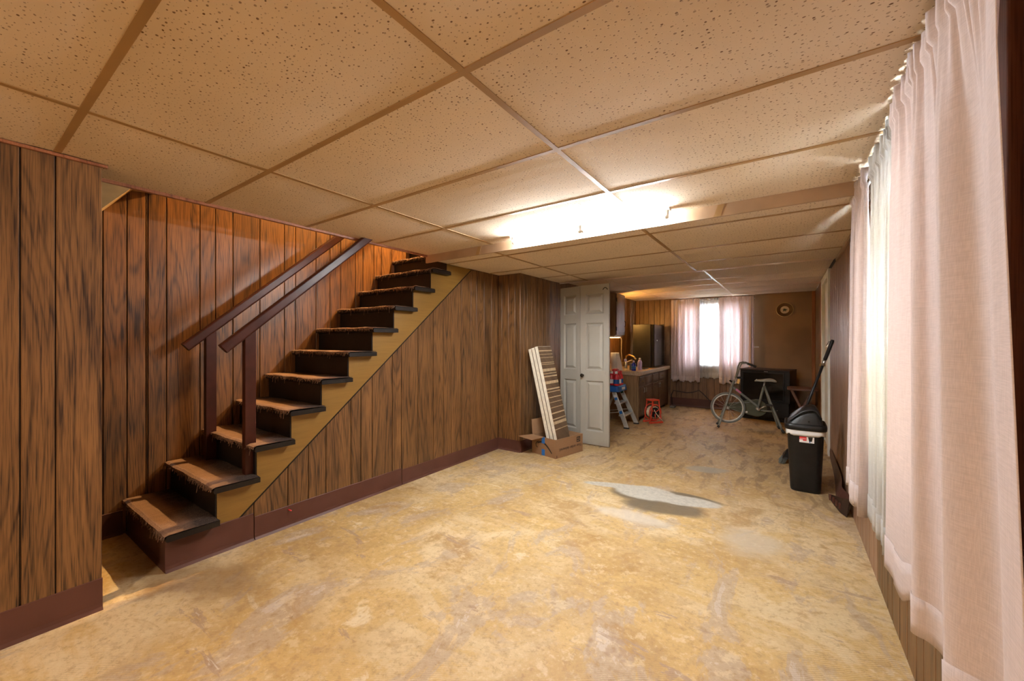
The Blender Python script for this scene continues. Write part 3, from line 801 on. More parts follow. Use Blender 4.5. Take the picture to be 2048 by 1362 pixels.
# ------------------------------------------------------------------ staircase
st = thing('staircase', 'carpeted wooden staircase climbing behind the ceiling edge', 'staircase', (-3.0, 0.66, 0))
RISE, RUN, N = 0.1845, 0.2078, 13
nose = lambda i: 0.662 + RUN*i
top = lambda i: 0.208 + RISE*i
TX0, TX1 = XB+0.005, -2.618
def carpet_mesh(i, x0, x1):
    """pile runner over a tread: sags over the nosing with a frayed edge"""
    r = random.Random(50+i); b = B(); y0, z = nose(i), top(i)
    lay = b.verts.layers.float.new('wear')
    n = 64; rows = []
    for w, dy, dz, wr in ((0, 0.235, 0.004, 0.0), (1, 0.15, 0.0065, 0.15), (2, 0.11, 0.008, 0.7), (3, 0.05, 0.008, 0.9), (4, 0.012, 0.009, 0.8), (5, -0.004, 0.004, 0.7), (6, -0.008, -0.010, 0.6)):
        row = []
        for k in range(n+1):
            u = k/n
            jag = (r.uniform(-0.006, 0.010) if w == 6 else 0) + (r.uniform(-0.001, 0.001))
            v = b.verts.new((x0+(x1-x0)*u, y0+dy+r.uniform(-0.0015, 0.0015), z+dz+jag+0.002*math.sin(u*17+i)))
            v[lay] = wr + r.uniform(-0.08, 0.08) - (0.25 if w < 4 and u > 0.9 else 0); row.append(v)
        rows.append(row)
    for A, C in zip(rows, rows[1:]):
        for k in range(n): b.faces.new((A[k], A[k+1], C[k+1], C[k]))
    # loose fibres along the front edge
    for k in range(90):
        x = r.uniform(x0+0.005, x1-0.005); y = y0-0.008+r.uniform(-0.003, 0.002); zz = z+r.uniform(-0.012, 0.004); L = r.uniform(0.006, 0.02) if r.random() < 0.93 else r.uniform(0.03, 0.05)
        dx = r.uniform(-0.006, 0.006); dy = r.uniform(-0.008, 0.0)
        vs = [b.verts.new((x-0.0013, y, zz)), b.verts.new((x+0.0013, y, zz)), b.verts.new((x+dx, y+dy, zz-L))]
        for v in vs: v[lay] = 0.6
        b.faces.new(vs)
    return b
for i in range(N):
    y0, z = nose(i), top(i)
    x1 = TX1 if z < Z2-0.02 else -2.815
    tr = B()
    pr = [(y0+0.008, z-0.030), (y0+0.001, z-0.024), (y0, z-0.012), (y0+0.004, z-0.002), (y0+0.012, z), (y0+0.238, z), (y0+0.238, z-0.030)]
    prism(tr, pr, 'x', TX0, x1)
    t = obj('tread', tr, M['stair_dark'], st)
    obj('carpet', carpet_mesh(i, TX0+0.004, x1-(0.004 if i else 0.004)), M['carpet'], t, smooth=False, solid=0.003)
    rb = B(); box(rb, TX0, (XS-0.002 if z-RISE < Z2 else -2.815), y0+0.028, y0+0.042, z-RISE if i else 0.0, z-0.030)
    obj('riser', rb, M['stair_dark'], st)
# ochre stringer, saw-tooth top
poly = [(nose(0)+0.036, 0.0), (nose(0)+0.036, top(0)-0.03)]
for i in range(N):
    if top(i) > 1.93: break
    poly += [(nose(i)+0.036, top(i)-0.030), (nose(i+1)+0.036, top(i)-0.030)]
ylast = poly[-1][0]
poly += [(ylast, Z2-0.002), (3.138, Z2-0.002), (1.017, 0.16), (0.99, 0.0)]
seen = []
for p in poly:
    if not seen or (abs(p[0]-seen[-1][0]) + abs(p[1]-seen[-1][1])) > 1e-6: seen.append(p)
b = B(); prism(b, seen, 'x', XS-0.028, XS+0.001); obj('stringer', b, M['stringer'], st)
b = B()
box(b, XS-0.001, XS+0.002, 0, 1, 0, 1)
for v in b.verts:
    s = v.co.y; w = v.co.z
    yy = 1.0 + s*(3.13-1.0); v.co.y = yy; v.co.z = SL(yy) + (w-0.5)*0.012
obj('stringer_bead', b, M['stair_dark'], st)
b = cove('kick_strip', st, 'y', nose(0)+0.026, TX0, XS+0.002, 0.165, side=-1)
cove('side_strip', st, 'x', XS+0.001, nose(0)+0.012, 1.094, 0.165)
# handrails and posts
def beam(a, c, w, h, bm):
    a, c = Vector(a), Vector(c); t = (c-a).normalized(); s = Vector((1, 0, 0)); u = s.cross(t).normalized()
    n = 12
    def ring(p):
        out = []
        for x, z in rrect(0, 0, w, h, min(w, h)*0.28, 3): out.append(p + s*x + u*z)
        return out
    loft(bm, [ring(a), ring(c)])
slope = 0.875
for nm, x, ya, za, yb, px, py, pw in (('handrail', -3.30, 0.935, 1.175, 3.30, -3.30, 1.075, 0.062), ('handrail', -2.725, 0.950, 1.170, 3.0, -2.735, 1.093, 0.062)):
    b = B(); beam((x, ya, za), (x, yb, za+(yb-ya)*slope), 0.042, 0.062, b); h = obj('handrail', b, M['redwood'], st)
    zt = za + (py-ya)*slope - 0.03
    b = B(); box(b, px-0.022, px+0.022, py-pw/2, py+pw/2, top(1)+0.004, zt)
    for v in b.verts:
        if v.co.z > 1: v.co.z = zt + (v.co.y-py)*slope
    obj('newel_post', b, M['redwood'], st, bevel=0.003)
b = B(); box(b, TX0, -2.815, nose(N-1)+0.23, 4.5, top(N-1)-0.04, top(N-1)); struct(obj('floor_landing', b, M['stair_dark']), 'upper landing at the head of the stairs')
# red staple stuck in the baseboard
b = B(); tube(b, [(XS+0.004, 1.30, 0.115), (XS+0.022, 1.31, 0.108)], 0.004, 8)
tag(obj('thumb_tack', b, M['label_red'], smooth=True), 'small red tack stuck in the baseboard near the stairs', 'tack')

# ------------------------------------------------------------------ folding door, two leaves
d1 = struct(thing('door_1', 'grey white six panel folding door standing open', 'door', (-1.98, 4.32, 0)))
del d1['category']
def leaf(p0, p1, z0, z1, th=0.03):
    """p0->p1 along the visible face, seen with p0 on the left"""
    p0, p1 = Vector((*p0, 0)), Vector((*p1, 0)); L = (p1-p0).length; ax = (p1-p0).normalized(); nr = Vector((ax.y, -ax.x, 0))   # towards the viewer
    H = z1-z0
    def W(u, d, z): return p0 + ax*u + nr*d + Vector((0, 0, z0+z))
    def bb(b, u0, u1, d0, d1, za, zb):
        v = box(b, u0, u1, d0, d1, za, zb)
        for q in v: q.co = W(*q.co)
    s = 0.062*L/0.33
    rows = [(0.155, 0.74), (0.86, 1.415), (1.515, 1.755)]
    b = B()
    bb(b, 0, s, -th, 0, 0, H); bb(b, L-s, L, -th, 0, 0, H)
    zz = [0] + [v for r in rows for v in r] + [H]
    for k in range(0, len(zz), 2): bb(b, s, L-s, -th, 0, zz[k], zz[k+1])
    bb(b, s, L-s, -th, -0.02, 0, H)
    o = obj('door_leaf', b, M['door'], d1)
    for za, zb in rows:
        b = B(); R = []
        for ins, d in ((0, 0), (0.005, -0.004), (0.014, -0.017), (0.020, -0.017), (0.044, -0.003), (0.048, -0.002)):
            R.append([W(s+ins, d, za+ins), W(L-s-ins, d, za+ins), W(L-s-ins, d, zb-ins), W(s+ins, d, zb-ins)])
        loft(b, R, cap=False); b.faces.new([b.verts.new(p) for p in R[-1]])
        obj('raised_panel', b, M['door'], o)
    return o, W, L
la, Wa, La = leaf((-2.31, 4.40), (-2.005, 4.318), 0.012, 1.865)
lb, Wb, Lb = leaf((-2.000, 4.316), (-1.648, 4.312), 0.012, 1.868)
b = B(); c = Wb(0.035, 0, 0.80); lathe(b, [(0.012, 0), (0.010, 0.02), (0.018, 0.028), (0.022, 0.04), (0.016, 0.052), (0.004, 0.055)], c, 16, Matrix.Rotation(PI/2, 3, 'X'))
obj('knob', b, plain('dark_knob', (0.05, 0.04, 0.03), 0.25, 0.8), lb, smooth=True)
b = B(); c = Wb(Lb-0.045, 0.001, 1.775)
tube(b, [c + Vector((0.028*math.cos(a), 0, 0.035*math.sin(a))) for a in [0.3+0.25*k for k in range(11)]], 0.0045, 8); obj('scuff_ring', b, M['ink'], lb, smooth=True)

# ------------------------------------------------------------------ white door in the right wall
d2 = struct(bx('door_2', M['white_paint'], None, XR+0.012, XR+0.05, DY0, DY1, 0.0, DZ, 0.0), 'white door with three hinges in the right wall')
for a, c, z0, z1 in ((DY0-0.09, DY0+0.03, 0, DZ+0.05), (DY1-0.03, DY1+0.12, 0, DZ+0.05), (DY0+0.03, DY1-0.03, DZ-0.03, DZ+0.05)):
    bx('casing', M['white_paint'], d2, XR-0.018, XR+0.012, a, c, z0, z1, 0.004)
for z in (1.72, 1.02, 0.33):
    b = B(); tube(b, [(XR+0.004, DY0+0.045, z-0.05), (XR+0.004, DY0+0.045, z+0.05)], 0.008, 10); box(b, XR+0.002, XR+0.008, DY0+0.045, DY0+0.085, z-0.05, z+0.05)
    obj('hinge', b, M['cord_brown'], d2)
b = B(); lathe(b, [(0.014, 0.0), (0.011, 0.02), (0.022, 0.035), (0.022, 0.05), (0.006, 0.058)], (XR+0.012, DY1-0.1, 0.92), 16, Matrix.Rotation(-PI/2, 3, 'Y')); obj('knob', b, M['brass'], d2, smooth=True)
# ------------------------------------------------------------------ cardboard box and the boards standing in it
C0 = Vector((-1.945, 3.605, 0)); e1 = Vector((0.225, 0.974, 0)); e2 = Vector((-0.974, 0.225, 0)); up = Vector((0, 0, 1))
L1, L2, HB = 0.445, 0.345, 0.195
cb = thing('cardboard_box', 'open cardboard box printed with a black smile arrow, boards inside', 'box', C0 + e1*0.2 + e2*0.17)
def CB(u, v, z): return C0 + e2*u + e1*v + up*z
def cbox(name, u0, u1, v0, v1, z0, z1, mat, parent=cb):
    b = B()
    for q in box(b, u0, u1, v0, v1, z0, z1): q.co = CB(*q.co)
    return obj(name, b, mat, parent)
T = 0.005
fr = cbox('front_wall', 0, L2, 0, T, 0.002, HB, M['card'])
rt = cbox('right_wall', 0, T, T, L1, 0.002, HB, M['card'])
cbox('back_wall', T, L2, L1-T, L1, 0.002, HB, M['card'])
cbox('left_wall', L2-T, L2, T, L1-T, 0.002, HB, M['card'])
cbox('bottom', T, L2-T, T, L1-T, 0.002, 0.008, M['card'])
def flap(name, pts, th=Vector((0, 0, 0.004))):
    b = B(); P = [Vector(p) for p in pts]
    loft(b, [P, [p+th for p in P]]); return obj(name, b, M['card'], cb)
flap('flap', [CB(0.17, 0, HB), CB(L2, 0, HB), CB(L2+0.06, -0.15, HB-0.005), CB(0.20, -0.15, HB-0.012)])
flap('flap', [CB(L2, 0.01, HB), CB(L2, L1-0.01, HB), CB(L2+0.035, L1-0.04, HB+0.16), CB(L2+0.035, 0.03, HB+0.155)], e2*0.004)
flap('flap', [CB(T, L1-T, HB), CB(L2-T, L1-T, HB), CB(L2-0.03, L1-0.03, HB-0.13), CB(0.03, L1-0.03, HB-0.13)], e1*-0.004)
flap('flap', [CB(T, 0.02, HB), CB(T, L1-0.02, HB), CB(0.03, L1-0.05, HB-0.14), CB(0.03, 0.05, HB-0.14)], e2*0.004)
# blue tape on the front
for z0, z1 in ((0.002, 0.068), (0.128, 0.200)): cbox('tape', 0.155, 0.20, -0.0012, 0.0, z0, z1, M['label_blue'], fr)
# black frown arrow (printed upside down)
def ribbon(pts, ws):
    b = B(); A, D = [], []
    for i, (p, w) in enumerate(zip(pts, ws)):
        q = pts[min(i+1, len(pts)-1)]; o = pts[max(i-1, 0)]; t = Vector((q[0]-o[0], q[1]-o[1])).normalized(); nn = Vector((-t.y, t.x))*w/2
        A.append(b.verts.new(CB(p[0]+nn.x, -0.001, p[1]+nn.y))); D.append(b.verts.new(CB(p[0]-nn.x, -0.001, p[1]-nn.y)))
    for i in range(len(pts)-1): b.faces.new((A[i], A[i+1], D[i+1], D[i]))
    return b
pts = []
for k in range(15):
    s = k/14; u = 0.055 + 0.205*s; z = 0.045 + 0.095*math.sin(s*PI*0.72)
    pts.append((u, z))
obj('smile_print', ribbon(pts, [0.006+0.012*math.sin(PI*min(1, k/14*0.8+0.12)) for k in range(15)]), M['ink'], fr)
obj('smile_tip', ribbon([(0.240, 0.142), (0.268, 0.130), (0.285, 0.105), (0.275, 0.078), (0.255, 0.075)], [0.006, 0.010, 0.012, 0.010, 0.006]), M['ink'], fr)
# right wall print: black square mark and upside-down lettering
cbox('square_print', -0.0008, 0, L1-0.105, L1-0.045, 0.118, 0.175, M['ink'], rt)
for v0, v1, z0, z1 in ((L1-0.095, L1-0.085, 0.150, 0.165), (L1-0.080, L1-0.072, 0.150, 0.165), (L1-0.095, L1-0.073, 0.128, 0.138), (L1-0.062, L1-0.056, 0.13, 0.162)):
    cbox('mark_print', -0.0014, -0.0008, v0, v1, z0, z1, M['card'], rt)
nrm = e1.cross(up)            # outward from the right wall
rot = Matrix((-e1, -up, nrm)).transposed()
text_obj('lettering', 'Your order delivered.', 0.042, M['ink'], rt, CB(-0.0006, 0.235, 0.083), rot, 0.0003)
cbox('corner_print', -0.0008, 0, 0.008, 0.022, 0.012, 0.018, M['ink'], rt); cbox('corner_print', -0.0008, 0, 0.008, 0.022, 0.024, 0.030, M['ink'], rt)

# three strip-faced boards leaning in the box against the pier
ax = Vector((-0.268, 0.0, 1.105)).normalized(); nx = Vector((ax.z, 0, -ax.x)); LB = 1.13
names = ['innermost white edged board leaning in the cardboard box', 'middle white edged board leaning in the cardboard box', 'outermost leaning board with brown and cream striped face']
r = random.Random(3)
for k in range(3):
    o0 = Vector((-2.065, 3.685, 0.022)) + nx*(0.044*k) + ax*(0.004*k)
    t = thing('striped_board', names[k], 'board', o0, 'boards leaning in the cardboard box')
    def BP(u, d, w): return o0 + nx*u + Vector((0, d, 0)) + ax*w
    b = B()
    for q in box(b, 0, 0.035, 0, 0.29, 0, LB): q.co = BP(*q.co)
    core = obj('core', b, M['board_white'], t, bevel=0.002)
    b = B()
    for q in box(b, 0.035, 0.0365, 0.004, 0.29, 0.004, LB-0.004): q.co = BP(*q.co)
    obj('face', b, M['strip_brown'], t)
    if k == 2:
        w = 0.22
        while w < LB-0.02:
            h = r.choice((0.006, 0.008, 0.010, 0.014, 0.03))
            b = B()
            for q in box(b, 0.0365, 0.0385, 0.004, 0.29, w, min(LB-0.004, w+h)): q.co = BP(*q.co)
            obj('cream_strip', b, M['strip_cream'], t)
            w += h + r.choice((0.012, 0.02, 0.03, 0.045, 0.05))

# ------------------------------------------------------------------ trash bin
BX, BY = 0.128, 4.075
bn = thing('trash_bin', 'tall black swing-lid trash bin with white liner by right wall', 'trash can', (BX, BY, 0))
def rr3(w, d, r, z, cx=BX, cy=BY): return [(x, y, z) for x, y in rrect(cx, cy, w, d, r, 6)]
b = B()
loft(b, [rr3(0.185, 0.235, 0.035, 0.0), rr3(0.197, 0.247, 0.04, 0.008), rr3(0.203, 0.252, 0.042, 0.03), rr3(0.243, 0.288, 0.05, 0.50), rr3(0.249, 0.294, 0.05, 0.505), rr3(0.249, 0.294, 0.05, 0.515)])
obj('body', b, M['black'], bn, smooth=True)
b = B(); R = []
rnd = random.Random(8)
for z, g in ((0.462, 0.010), (0.475, 0.012), (0.49, 0.013), (0.512, 0.010)):
    ring = []
    for i, (x, y) in enumerate(rrect(BX, BY, 0.240+g+0.008, 0.286+g+0.008, 0.05, 8)):
        ring.append((x, y, z + (0.006*math.sin(i*0.9)+rnd.uniform(-0.003, 0.003) if z < 0.47 else 0)))
    R.append(ring)
loft(b, R, cap=False); obj('liner', b, M['white_plastic'], bn, smooth=True, solid=0.001)
b = B()
loft(b, [rr3(0.262, 0.308, 0.055, 0.500), rr3(0.276, 0.322, 0.058, 0.503), rr3(0.280, 0.326, 0.058, 0.525), rr3(0.276, 0.322, 0.056, 0.545), rr3(0.262, 0.308, 0.05, 0.550), rr3(0.250, 0.296, 0.045, 0.542)])
obj('lid_rim', b, M['black'], bn, smooth=True)
# domed swing flap: asymmetric arch, high towards the right
def dome(u): # u 0..1 left to right -> height 0..1
    p = 0.70
    return math.sin(PI/2*(u/p))**0.85 if u < p else max(0.0, 1-((u-p)/(1-p))**2.6)
b = B(); G = []
nu, nv = 28, 20
for j in range(nv+1):
    v = j/nv; t = abs(2*v-1); q = (1-t**4)**0.6 if t < 1 else 0
    G.append([b.verts.new((BX-0.118+0.236*i/nu, BY-0.138+0.276*v, 0.542 + 0.150*dome(i/nu)*q)) for i in range(nu+1)])
for A, C in zip(G, G[1:]):
    for i in range(nu): b.faces.new((A[i], A[i+1], C[i+1], C[i]))
obj('swing_flap', b, M['black'], bn, smooth=True)
for s in (-1, 1):
    b = B(); tube(b, [(BX-0.10+0.20*i/14, BY+s*0.128, 0.546 + 0.118*dome(0.06+0.88*i/14)) for i in range(15)], 0.007, 8)
    obj('flap_rib', b, M['black'], bn, smooth=True)
b = B(); lathe(b, [(0.005, 0), (0.005, 0.004), (0.002, 0.005)], (BX+0.02, BY-0.141, 0.575), 10, Matrix.Rotation(PI/2, 3, 'X')); obj('pivot', b, M['black_gloss'], bn)
# sticker on the front
yf = BY-0.1445
lab = bx('sticker', M['label_white'], bn, BX-0.040, BX+0.055, yf-0.0012, yf+0.004, 0.405, 0.452)
bx('sticker_red', M['label_red'], lab, BX-0.040, BX+0.006, yf-0.002, yf-0.0012, 0.420, 0.452)
bx('sticker_bar', M['label_white'], lab, BX-0.036, BX+0.002, yf-0.0026, yf-0.002, 0.434, 0.437)
bx('sticker_bar', M['label_white'], lab, BX-0.040, BX-0.018, yf-0.0026, yf-0.002, 0.420, 0.428)
b = B(); prism(b, [(BX+0.016, 0.450), (BX+0.046, 0.450), (BX+0.040, 0.418), (BX+0.022, 0.418)], 'y', yf-0.002, yf-0.0012); obj('sticker_bin_picture', b, M['black'], lab)
b = B(); prism(b, [(BX+0.022, 0.409), (BX+0.030, 0.409), (BX+0.030, 0.418), (BX+0.022, 0.418)], 'y', yf-0.002, yf-0.0012); obj('sticker_blue', b, M['label_blue'], lab)

# ------------------------------------------------------------------ broom against the right wall
br = thing('broom', 'black long-handled broom leaning on the right wall behind the bin', 'broom', (-0.01, 4.85, 0))
top_, bot = Vector((0.352, 4.66, 1.225)), Vector((0.022, 4.83, 0.115))
def along(t): return bot.lerp(top_, t)
b = B(); tube(b, [along(0), along(0.80)], 0.0115, 12); obj('handle', b, M['black'], br, smooth=True)
b = B(); tube(b, [along(0.785), along(0.83)], 0.0135, 12); obj('joint_collar', b, M['steel'], br, smooth=True)
b = B(); tube(b, [along(0.83), along(0.84), along(0.985), along(1.0)], [0.0125, 0.0155, 0.0155, 0.011], 12); g = obj('grip', b, M['black'], br, smooth=True)
b = B(); tube(b, [along(0.975)+Vector((-0.004, 0, 0)), along(0.985)+Vector((-0.022, 0, 0.004)), along(0.955)+Vector((-0.03, 0, -0.004))], 0.003, 8); obj('hang_hook', b, M['black'], g, smooth=True)
dirb = (top_-bot).normalized()
b = B()
P0, P1 = bot + Vector((0, 0, 0.02)), Vector((0.0, 4.84, 0.07))
loft(b, [[P0+Vector((dx, dy, 0)) for dx, dy in rrect(0, 0, 0.03, 0.03, 0.01, 3)], [P1+Vector((dx, dy, 0)) for dx, dy in rrect(0, 0, 0.05, 0.20, 0.012, 3)], [P1+Vector((dx-0.006, dy, -0.02)) for dx, dy in rrect(0, 0, 0.05, 0.21, 0.012, 3)]])
obj('head', b, M['black'], br)
b = B(); rb = random.Random(2)
for k in range(320):
    y = 4.74+0.20*rb.random(); x = -0.006+rb.uniform(-0.02, 0.02); p = Vector((x, y, 0.055)); q = Vector((x-0.03+rb.uniform(-0.012, 0.012), y+rb.uniform(-0.02, 0.02), rb.uniform(0.001, 0.006)))
    tube(b, [p, q], 0.0016, 3, cap=False)
bo = obj('bristles', b, M['grey_rubber'], br); bo['kind'] = 'stuff'

# ------------------------------------------------------------------ peeling vinyl baseboard on the right wall
ppath = [  # (y, x bottom, x top, z bottom, z top)
    (5.32, 0.372, 0.376, 0.0, 0.135), (4.9, 0.366, 0.374, 0.0, 0.135), (4.5, 0.352, 0.372, 0.0, 0.138), (4.25, 0.336, 0.372, 0.0, 0.132), (4.05, 0.322, 0.366, 0.004, 0.138),
    (3.93, 0.312, 0.350, 0.012, 0.125), (3.85, 0.305, 0.346, 0.022, 0.118), (3.78, 0.318, 0.362, 0.020, 0.120), (3.66, 0.340, 0.374, 0.012, 0.125), (3.55, 0.352, 0.374, 0.004, 0.125)]
b = B(); lo, hi = [], []
for y, xb, xt, zb_, zt_ in ppath: lo.append(b.verts.new((xb, y, zb_))); hi.append(b.verts.new((xt, y, zt_)))
for i in range(len(ppath)-1): b.faces.new((lo[i], lo[i+1], hi[i+1], hi[i]))
struct(obj('baseboard_right', b, M['cove'], solid=0.003, sub=1), 'brown vinyl baseboard peeling off the right wall')
b = B()
tw = [(3.56, 0.345, 0.0, 0.36, 0.13), (3.60, 0.312, 0.012, 0.33, 0.115), (3.68, 0.286, 0.03, 0.292, 0.10), (3.76, 0.262, 0.052, 0.258, 0.082)]
lo = [b.verts.new((x0, y, z0)) for y, x0, z0, x1, z1 in tw]; hi = [b.verts.new((x1, y, z1)) for y, x0, z0, x1, z1 in tw]
mid = [b.verts.new(((p.co+q.co)/2)) for p, q in zip(lo, hi)]
for i in range(3): b.faces.new((lo[i], lo[i+1], mid[i+1], mid[i])); b.faces.new((mid[i], mid[i+1], hi[i+1], hi[i]))
cu = tag(obj('baseboard_offcut', b, M['cord_brown'], solid=0.003), 'curled loose end of dark vinyl baseboard on the floor', 'baseboard piece')
for k in range(4):
    b = B(); t0 = 0.12+0.2*k
    a = Vector((0.33-0.075*t0, 3.585+0.17*t0, 0.03+0.03*t0)); box(b, 0, 0.012, 0, 0.012, 0, 0.045)
    for v in b.verts: v.co = a + Vector((-0.004 - v.co.x, v.co.y*1.6, v.co.z*0.9))
    obj('glue_ridge', b, M['cove'], cu)

# white wire hanging by the ceiling at the right wall
b = B(); tube(b, [(0.355, 2.78, 1.86), (0.365, 3.0, 1.842), (0.368, 3.2, 1.855), (0.37, 3.42, 1.90), (0.37, 3.55, 1.94)], 0.0025, 6)
tag(obj('wire', b, M['white_plastic'], smooth=True), 'thin white wire drooping below the ceiling trim', 'wire')

# ------------------------------------------------------------------ television
P = Vector((-0.60, 7.235, 0)); ang = math.atan2(-0.135, 0.645); tm = Matrix.Rotation(ang, 4, 'Z')
tv = thing('television', 'large black floor-standing television behind the exercise bike', 'television', P)
def tvb(name, u0, u1, d0, d1, z0, z1, mat, parent=tv, bev=0.0):
    b = B()
    for q in box(b, u0, u1, d0, d1, z0, z1): q.co = P + (tm @ q.co)
    return obj(name, b, mat, parent, bevel=bev)
tvb('plinth', 0.02, 0.64, 0.01, 0.42, 0.0, 0.03, M['black'])
tvb('base', -0.005, 0.665, -0.012, 0.42, 0.03, 0.055, M['black_gloss'], bev=0.006)
tvb('speaker_cabinet', 0.012, 0.648, 0.0, 0.42, 0.055, 0.285, M['black'], bev=0.004)
tvb('cabinet', 0.0, 0.66, 0.005, 0.43, 0.285, 0.762, M['black'], bev=0.006)
tvb('top_board', -0.004, 0.664, -0.004, 0.434, 0.762, 0.778, M['cord_brown'], bev=0.004)
scn = tvb('screen', 0.045, 0.575, -0.004, 0.005, 0.325, 0.715, M['black_gloss'])
for u0, u1, z0, z1 in ((0.03, 0.59, 0.715, 0.732), (0.03, 0.59, 0.308, 0.325), (0.03, 0.045, 0.325, 0.715), (0.575, 0.59, 0.325, 0.715)):
    tvb('bezel', u0, u1, -0.010, 0.005, z0, z1, M['black'])
tvb('badge', 0.32, 0.40, -0.002, 0.002, 0.240, 0.248, M['brass']); tvb('badge', 0.33, 0.38, -0.002, 0.006, 0.742, 0.747, M['steel'])
b = B(); lathe(b, [(0.006, 0), (0.005, 0.006), (0.001, 0.007)], P + tm @ Vector((0.5, 0.0, 0.17)), 10, Matrix.Rotation(PI/2, 3, 'X')); obj('power_button', b, M['steel'], tv)

# ------------------------------------------------------------------ exercise bike
F0 = Vector((-0.80, 6.30, 0)); bd = Vector((0.985, 0.175, 0)).normalized(); bs = Vector((-bd.y, bd.x, 0))   # bs points away from the viewer
ek = thing('exercise_bike', 'grey green exercise bike with one spoked wheel before the television', 'exercise bike', F0)
def K(u, z, s=0.0): return F0 + bd*u + up*z + bs*s
def ktube(name, pts, r, mat, parent=ek, n=10):
    b = B(); tube(b, pts, r, n); return obj(name, b, mat, parent, smooth=True)
WC, WR = (0.125, 0.275), 0.205
# wheel
b = B(); tube(b, [K(WC[0]+WR*math.cos(2*PI*k/40), WC[1]+WR*math.sin(2*PI*k/40)) for k in range(40)], 0.013, 10, closed=True); wh = obj('tyre', b, M['grey_rubber'], ek, smooth=True)
b = B(); tube(b, [K(WC[0]+(WR-0.019)*math.cos(2*PI*k/40), WC[1]+(WR-0.019)*math.sin(2*PI*k/40)) for k in range(40)], 0.010, 8, closed=True); rim = obj('rim', b, M['alu'], ek, smooth=True)
for k in range(16):
    a = 2*PI*k/16 + 0.1; sg = 0.022*(1 if k % 2 else -1); a2 = a+0.35*(1 if k % 4 < 2 else -1)
    ktube('spoke', [K(WC[0]+0.016*math.cos(a2), WC[1]+0.016*math.sin(a2), sg), K(WC[0]+(WR-0.02)*math.cos(a), WC[1]+(WR-0.02)*math.sin(a))], 0.0018, M['steel'], rim, 6)
ktube('hub', [K(*WC, -0.045), K(*WC, 0.045)], 0.02, M['alu'])
# fork stand: two splayed legs from the head down past the wheel
for s in (-1, 1):
    ktube('fork_leg', [K(0.185, 0.60, s*0.012), K(0.165, 0.53, s*0.035), K(0.105, 0.33, s*0.055), K(0.02, 0.06, s*0.10), K(0.0, 0.03, s*0.115)], 0.013, M['grey_green'])
    ktube('foot', [K(0.01, 0.035, s*0.113), K(-0.004, 0.0085, s*0.118)], 0.017, M['rubber'])
    # rear legs
    ktube('rear_leg', [K(0.565, 0.60, s*0.010), K(0.625, 0.40, s*0.05), K(0.725, 0.10, s*0.13), K(0.745, 0.035, s*0.14)], 0.014, M['grey_green'])
    ktube('foot', [K(0.743, 0.045, s*0.139), K(0.765, 0.009, s*0.145)], 0.017, M['rubber'])
ktube('head_tube', [K(0.150, 0.50), K(0.205, 0.655)], 0.019, M['grey_green'])
ktube('stem', [K(0.20, 0.64), K(0.222, 0.72)], 0.012, M['steel'])
for s in (-1, 1):
    hb = ktube('handlebar', [K(0.222, 0.70, 0), K(0.23, 0.715, s*0.03), K(0.245, 0.77, s*0.06), K(0.262, 0.85, s*0.10), K(0.285, 0.905, s*0.13), K(0.325, 0.915, s*0.15), K(0.36, 0.905, s*0.16)], 0.010, M['grey_green'])
    ktube('grip', [K(0.35, 0.908, s*0.157), K(0.45, 0.868, s*0.175)], 0.0145, M['rubber'], hb)
ktube('tension_knob', [K(0.17, 0.645, -0.02), K(0.15, 0.66, -0.045)], 0.012, M['black'])
dv = K(0.255, 0.655, -0.03); b = B(); obox(b, dv, 0.035, 0.03, 0.07, Matrix.Rotation(0.25, 3, 'Y')); md = obj('speed_meter', b, M['brass'], ek, bevel=0.004)
b = B(); lathe(b, [(0.03, 0), (0.03, 0.02), (0.022, 0.025)], dv + Vector((0.012, 0, 0.038)), 16); obj('meter_dial', b, M['black'], md)
ktube('down_tube', [K(0.175, 0.575), K(0.215, 0.545), K(0.475, 0.325), K(0.50, 0.295)], 0.0165, M['grey_green'])
b = B(); tube(b, [K(0.225, 0.5395, -0.004), K(0.285, 0.489, -0.004)], 0.0158, 10); obj('pink_decal', b, plain('pink_decal', (0.55, 0.16, 0.30), 0.4), ek, smooth=True)
ktube('seat_tube', [K(0.49, 0.29), K(0.555, 0.58)], 0.0155, M['grey_green'])
ktube('seat_post', [K(0.552, 0.57), K(0.572, 0.655)], 0.011, M['steel'])
ktube('chain_stay', [K(0.50, 0.275), K(0.56, 0.262), K(0.685, 0.258)], 0.013, M['grey_green'])
ktube('front_stay', [K(0.125, 0.335, 0.03), K(0.36, 0.355, 0.03), K(0.42, 0.37, 0.012)], 0.007, M['grey_green'])
# chain guard: long olive teardrop
b = B(); pr_ = []
for k in range(36):
    a = 2*PI*k/36; cx = 0.475 if math.cos(a) > 0 else 0.475
    rx = 0.13 if math.cos(a) > 0 else 0.40
    u = 0.475+rx*math.cos(a); ry = 0.118 if math.cos(a) > 0 else 0.118*(1-0.55*min(1, abs(math.cos(a))))
    pr_.append((u, 0.288+ry*math.sin(a)*(1.0)))
loft(b, [[K(u, z, 0.035) for u, z in pr_], [K(0.475+(u-0.475)*1.0, z, 0.065) for u, z in pr_]]); cg = obj('chain_guard', b, M['olive'], ek, bevel=0.006)
b = B()
for q in box(b, -0.016, 0.016, 0, 0.001, -0.012, 0.012): q.co = K(0.355+q.co.x, 0.225+q.co.z, 0.0335+q.co.y)
obj('white_sticker', b, M['label_white'], cg)
